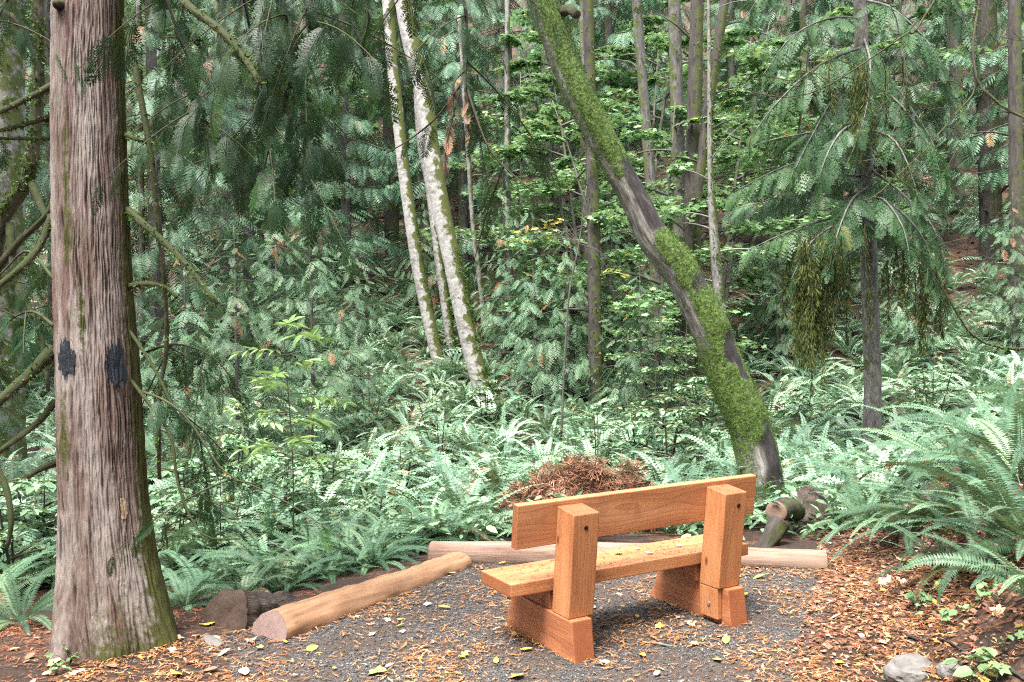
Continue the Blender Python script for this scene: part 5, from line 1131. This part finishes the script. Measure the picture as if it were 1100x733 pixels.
# ------------------------------------------------------------------ stones, sticks, fallen leaves, seedlings
def rock(u, v, r_, label, seed, sink=.45, sq=(1, .8, .6)):
    rg = rng_(seed); p = ghit(u, v); bm = bmesh.new(); bmesh.ops.create_icosphere(bm, subdivisions=4, radius=1.0)
    for w in bm.verts:
        c = np.array(w.co); f = .78+.5*float(fbm(c[0]*1.2+seed, c[1]*1.2, c[2]*1.2+seed)-.3)+.10*float(fbm(c[0]*5, c[1]*5, c[2]*5+seed)-.5)
        c = np.round(c*f*4.0+.3*seed)/4.0*.25+c*f*.75
        w.co = Vector(c*r_*np.array(sq))
    me = bpy.data.meshes.new('rock'); bm.to_mesh(me); bm.free(); me.materials.append(M['rock']); o = bpy.data.objects.new('rock', me); COL.objects.link(o)
    o.location = (p[0], p[1], p[2]+r_*sq[2]*(.5-sink)); o.rotation_euler = (0, 0, rg.uniform(0, 6.28)); return tag(o, label, 'rock')
rock(985, 722, .14, 'grey rock half buried in the bank at bottom right', 1, .55); rock(1022, 722, .07, 'small grey rock right of the larger half buried rock', 2); rock(902, 598, .055, 'small grey stone past the right end of the hewn log', 3)
rock(1000, 607, .05, 'small pale stone in the litter below the large ferns', 4); rock(886, 594, .04, 'little grey pebble at the hewn log\'s right end', 5); rock(240, 662, .045, 'small pale stone on the rotten log\'s base', 6, .2); rock(222, 668, .03, 'tiny pale stone left of the rotten log\'s end', 7, .2); rock(225, 690, .05, 'flat brownish stone between the cedar and the tan log', 9, .4, (2.4, .9, .5))
def stick(pts, r_, label, mat='bark_dark', lift=.012):
    g = [ghit(u, v) for u, v in pts]; c = g[0]; P = spline(np.array(g)-c, 10); P[:, 2] = [float(gz(a+c[0], b+c[1]))-c[2]+lift for a, b in P[:, :2]]
    V, q, t, b = tube(P, np.linspace(r_, r_*.4, 10), 6, rough=.25, seed=r_*100); o = mesh_obj('stick', V, q, [M[mat]], None, {'bark': b}, tris=t, smooth=True); o.location = c; tag(o, label, 'stick')
stick([(968, 682), (1010, 690), (1045, 712)], .008, 'thin dark twig lying across the bank above the grey rock')
stick([(1085, 725), (1100, 735)], .012, 'grey stick end at the bottom right corner')
stick([(268, 601), (290, 606), (316, 618)], .014, 'pale broken stick among ferns behind the rotten log', 'bark_pale', .2)
stick([(608, 681), (630, 684)], .012, 'pale wood chip on the gravel behind the bench', 'bark_pale')
stick([(700, 693), (722, 697)], .009, 'short dry wood sliver on the gravel right of the bench foot', 'bark_pale')
LMAT = {c: plain('fallen_leaf_'+c, a, b, 40, .55, .3, .35) for c, a, b in (('green', (.16, .24, .05), (.26, .34, .09)), ('yellow', (.50, .34, .04), (.62, .46, .10)), ('tan', (.36, .25, .14), (.50, .38, .24)), ('pale', (.40, .40, .26), (.52, .50, .36)), ('orange', (.48, .17, .04), (.62, .28, .08)), ('brown', (.16, .085, .05), (.28, .16, .10)))}
def fallen_mesh(kind, seed, mat):
    rg = rng_(seed); n = 20
    a = np.linspace(-math.pi, math.pi, n, endpoint=False)
    if kind == 'maple': rr = .30+.22*np.abs(np.cos(2.5*a))**1.5*(1+.3*np.cos(a))+rg.normal(0, .02, n)
    else: rr = 1/np.sqrt((np.cos(a)/.52)**2+(np.sin(a)/.27)**2)*(1+rg.normal(0, .03, n)); rr[n//2] *= 1.15
    ring = np.stack([rr*np.cos(a), rr*np.sin(a)], -1); curl = rg.uniform(.15, .7); tw = rg.normal(0, .3)
    z = lambda p: curl*(p[..., 1]**2)+tw*p[..., 0]*p[..., 1]+.12*rg.uniform(-1, 1)*p[..., 0]**2
    lv = np.concatenate([ring, ring*.5, [[0, 0]]]); V = np.c_[lv, z(lv)-.03*np.concatenate([np.zeros(n), np.ones(n)*.4, [1]])]
    q = [(i, (i+1) % n, n+(i+1) % n, n+i) for i in range(n)]; t = [(n+i, n+(i+1) % n, 2*n) for i in range(n)]
    st = np.array([[-.48, .012, .0], [-.48, -.012, .0], [-.80, -.008, .05], [-.80, .008, .05]]); V = np.vstack([V, st]); q.append((2*n+1, 2*n+2, 2*n+3, 2*n+4))
    return mesh_obj('fallen_leaf', V, np.array(q), [mat], None, tris=np.array(t), smooth=True)
protos = {}
def leaf_at(p, size, colr, kind, label, group, rz, rg):
    key = (colr, kind)
    if key not in protos: protos[key] = o = fallen_mesh(kind, len(protos)*3+1, LMAT[colr])
    else: o = protos[key].copy(); COL.objects.link(o)
    x, y = p[0], p[1]; o.location = (float(x), float(y), float(p[2])+.012+.10*size*rg.random()); o.scale = (size,)*3; e = .03
    o.rotation_euler = (math.atan((float(gz(x, y+e))-float(gz(x, y)))/e)+rg.normal(0, .16), -math.atan((float(gz(x+e, y))-float(gz(x, y)))/e)+rg.normal(0, .16), rz)
    return tag(o, label, 'leaf', group)
rg = rng_(600)
named = [(404, 725, .10, 'green', 'maple', 'green round leaf lying near the bottom edge left of centre'), (533, 713, .055, 'green', 'oval', 'small bright green leaf left of the front bench foot'), (556, 729, .09, 'orange', 'maple', 'orange leaf at the bottom edge below the bench foot'),
 (262, 725, .10, 'tan', 'oval', 'long pale curled leaf at the bottom left on gravel'), (240, 705, .07, 'pale', 'oval', 'pale round leaf on gravel in front of the tan log'), (224, 672, .10, 'yellow', 'maple', 'yellow maple leaf resting before the rotten log'), (190, 728, .09, 'yellow', 'maple', 'golden leaf at the bottom edge right of the cedar'), (270, 690, .07, 'pale', 'maple', 'pale leaf below the tan log\'s cut end'), (335, 700, .08, 'green', 'oval', 'narrow green leaf on the gravel below the log'),
 (650, 714, .05, 'pale', 'oval', 'pale leaf beside the front bench foot'), (780, 690, .08, 'green', 'oval', 'grey green leaf right of the rear bench foot'), (775, 686, .06, 'pale', 'oval', 'pale leaf touching the grey green leaf right of the bench'), (742, 672, .07, 'tan', 'maple', 'tan leaf beside the rear bench foot'), (816, 622, .08, 'green', 'oval', 'bright green leaf before the hewn log\'s right part'), (770, 711, .07, 'green', 'oval', 'olive leaf on gravel nearest the bottom at right'), (897, 665, .07, 'pale', 'oval', 'pale leaf on gravel near the bank'), (952, 628, .10, 'tan', 'maple', 'tan maple leaf on the bank slope'), (970, 605, .12, 'tan', 'maple', 'pinkish tan maple leaf below the big ferns'), (974, 607, .09, 'green', 'maple', 'yellow green leaf beside the pinkish maple leaf'), (1072, 660, .07, 'tan', 'maple', 'tan brown maple leaf on the bank at right'), (958, 688, .06, 'green', 'oval', 'small green leaf left of the grey rock'), (1010, 682, .07, 'yellow', 'oval', 'yellowish leaf above the grey rock'), (908, 642, .06, 'green', 'oval', 'small green leaf at the bank\'s foot'), (430, 668, .06, 'yellow', 'oval', 'yellow leaf on gravel right of the tan log'), (478, 655, .07, 'green', 'oval', 'green leaf on gravel left of the bench seat'), (690, 706, .06, 'orange', 'oval', 'orange leaf on gravel between the bench feet'), (565, 700, .06, 'yellow', 'oval', 'yellow leaf beside the front foot of the bench')]
for i, (u, v, s_, c_, k_, lab) in enumerate(named): leaf_at(ghit(u, v), s_, c_, k_, lab, 'fallen leaves', i*1.7, rg)
x, y = scatter_path(150, -2.0, 2.4, 4.2, 6.9)
for i in range(min(85, len(x))):
    c_ = ('green', 'pale', 'tan', 'yellow', 'brown', 'tan')[int(rg.integers(0, 6))]
    leaf_at((x[i], y[i], float(gz(x[i], y[i]))), rg.uniform(.025, .06), c_, 'oval' if rg.random() < .6 else 'maple', 'small fallen %s leaf scattered on the gravel path' % c_, 'small %s leaves on the gravel' % c_, rg.uniform(0, 6.28), rg)
for i in range(70):
    y_ = rg.uniform(4.2, 8); x_ = float(bank_x(y_))+rg.uniform(.0, 1.7); c_ = ('tan', 'brown', 'orange', 'pale', 'yellow', 'green')[int(rg.integers(0, 6))]
    leaf_at((x_, y_, float(gz(x_, y_))), rg.uniform(.03, .065), c_, 'maple' if rg.random() < .55 else 'oval', 'fallen %s leaf lying on the brown litter bank' % c_, '%s leaves on the bank' % c_, rg.uniform(0, 6.28), rg)
for i in range(26):
    x_ = rg.uniform(-2.9, -1.4); y_ = rg.uniform(4.4, 5.4); c_ = ('tan', 'brown', 'orange')[int(rg.integers(0, 3))]
    leaf_at((x_, y_, float(gz(x_, y_))), rg.uniform(.04, .08), c_, 'maple' if rg.random() < .5 else 'oval', 'fallen %s leaf lying in front of the big cedar' % c_, '%s leaves by the big cedar' % c_, rg.uniform(0, 6.28), rg)
# leaves and crumbs lying on the bench seat
cb, sb = math.cos(BYAW), math.sin(BYAW); bz = float(gz(B0[0], B0[1]))
def seat_pt(x, y): return (B0[0]+x*cb-y*sb, B0[1]+x*sb+y*cb, bz+.379)
for x_, y_, s_, c_, lab in ((.02, .40, .055, 'green', 'green leaf lying on the middle of the bench seat'), (.17, .30, .05, 'pale', 'pale curled leaf lying on the bench seat near the backrest'), (.42, .34, .04, 'pale', 'small pale leaf on the bench seat by the right post'), (.18, .42, .03, 'pale', 'tiny pale leaf near the front edge of the bench seat')):
    o = leaf_at(seat_pt(x_, y_), s_, c_, 'maple', lab, 'leaves on the bench seat', x_*9, rg); o.rotation_euler = (.05, .05, x_*9)
T8 = [twig_template(rng_(3+i), 3+i % 4) for i in range(6)]; K = Kites(); n = 300
P = np.array([seat_pt(rg.uniform(-.78, .78), rg.uniform(.19, .52)) for _ in range(n)])+[0, 0, .009]; a = rg.uniform(0, 6.28, n); w = rg.integers(0, 6, n)
for i in range(6):
    m = w == i; K.add(place(T8[i], frames(np.stack([np.cos(a[m]), np.sin(a[m]), 0*a[m]], -1), np.tile([0, 0, 1.], (m.sum(), 1))), P[m], rg.uniform(.010, .040, m.sum())), np.repeat(np.clip(rg.normal(.1, .15, m.sum()), 0, 1), len(T8[i])))
for sx in (-1, 1):
    for _ in range(9):
        ly, lz = rg.uniform(.02, .14), HP-FH+.006; yy, z_ = ly*math.cos(RK)-lz*math.sin(RK), FH+ly*math.sin(RK)+lz*math.cos(RK); q_ = seat_pt(sx*PX+rg.uniform(-.065, .065), yy); a_ = rg.uniform(0, 6.28)
        K.add(place(T8[int(rg.integers(0, 6))], frames(np.array([[math.cos(a_), math.sin(a_), 0]]), np.array([[0, 0, 1.]])), np.array([[q_[0], q_[1], bz+z_]]), [rg.uniform(.012, .045)]), rg.uniform(.05, .6))
tag(K.build('seat_litter', M['needles']), 'crumbs of cedar litter sprinkled on the bench seat', 'litter', kind='stuff')
# hanging dry frond caught on the right ferns
# seedlings and trailing plants
def seedling(u, v, n, size, spread, label, seed, tint=.6):
    rg = rng_(seed); p = ghit(u, v); root = empty('seedling', p, label, 'plant', 'small green seedlings'); T = Tubes(); K = Kites()
    for i in range(max(3, n//4)):
        az = rg.uniform(0, 6.28); l = spread*rg.uniform(.5, 1.1); s = np.linspace(0, 1, 6); d = np.array([math.cos(az), math.sin(az), 0])
        q = d*(s*l)[:, None]+np.array([0, 0, 1.])*(.10*np.sin(s*2.4)+.01)[:, None]*min(1, l*5); q[:, 2] += gz(q[:, 0]+p[0], q[:, 1]+p[1])-p[2]
        T.add(q, np.linspace(.0025, .001, 6), 4, cap=False)
        for j in range(4):
            k = rg.integers(1, 6); leaves(K, rg, OL*np.array([1, 1.5, 1]) if i % 2 else ML, (q[k]+[0, 0, .012])[None], size, tint, flat=.35, yellow=.10)
    T.build('stem', M['twig'], root); K.build('leaves', M['maple'], root)
sd_l = [(985, 660, 22, .06, .20, 'trailing green seedling in the middle of the bank'), (1020, 668, 18, .055, .18, 'seedling with rounded leaves above the grey rock'), (1050, 655, 16, .06, .18, 'seedling on the bank below the large ferns'), (1075, 722, 26, .07, .2, 'leafy seedling in the bottom right corner'), (1040, 735, 20, .06, .16, 'low seedling at the bottom edge right of the rock'), (962, 728, 10, .06, .10, 'small seedling at the bottom edge left of the rock'), (1095, 690, 18, .06, .2, 'seedling at the right edge of the bank'), (1005, 640, 12, .05, .15, 'small seedling uphill on the bank'),
 (75, 715, 22, .05, .16, 'little seedling with ivy like leaves in front of the big cedar'), (60, 726, 14, .045, .12, 'tiny seedling at the bottom left corner')]
for i, a_ in enumerate(sd_l): seedling(*a_, 40+i)
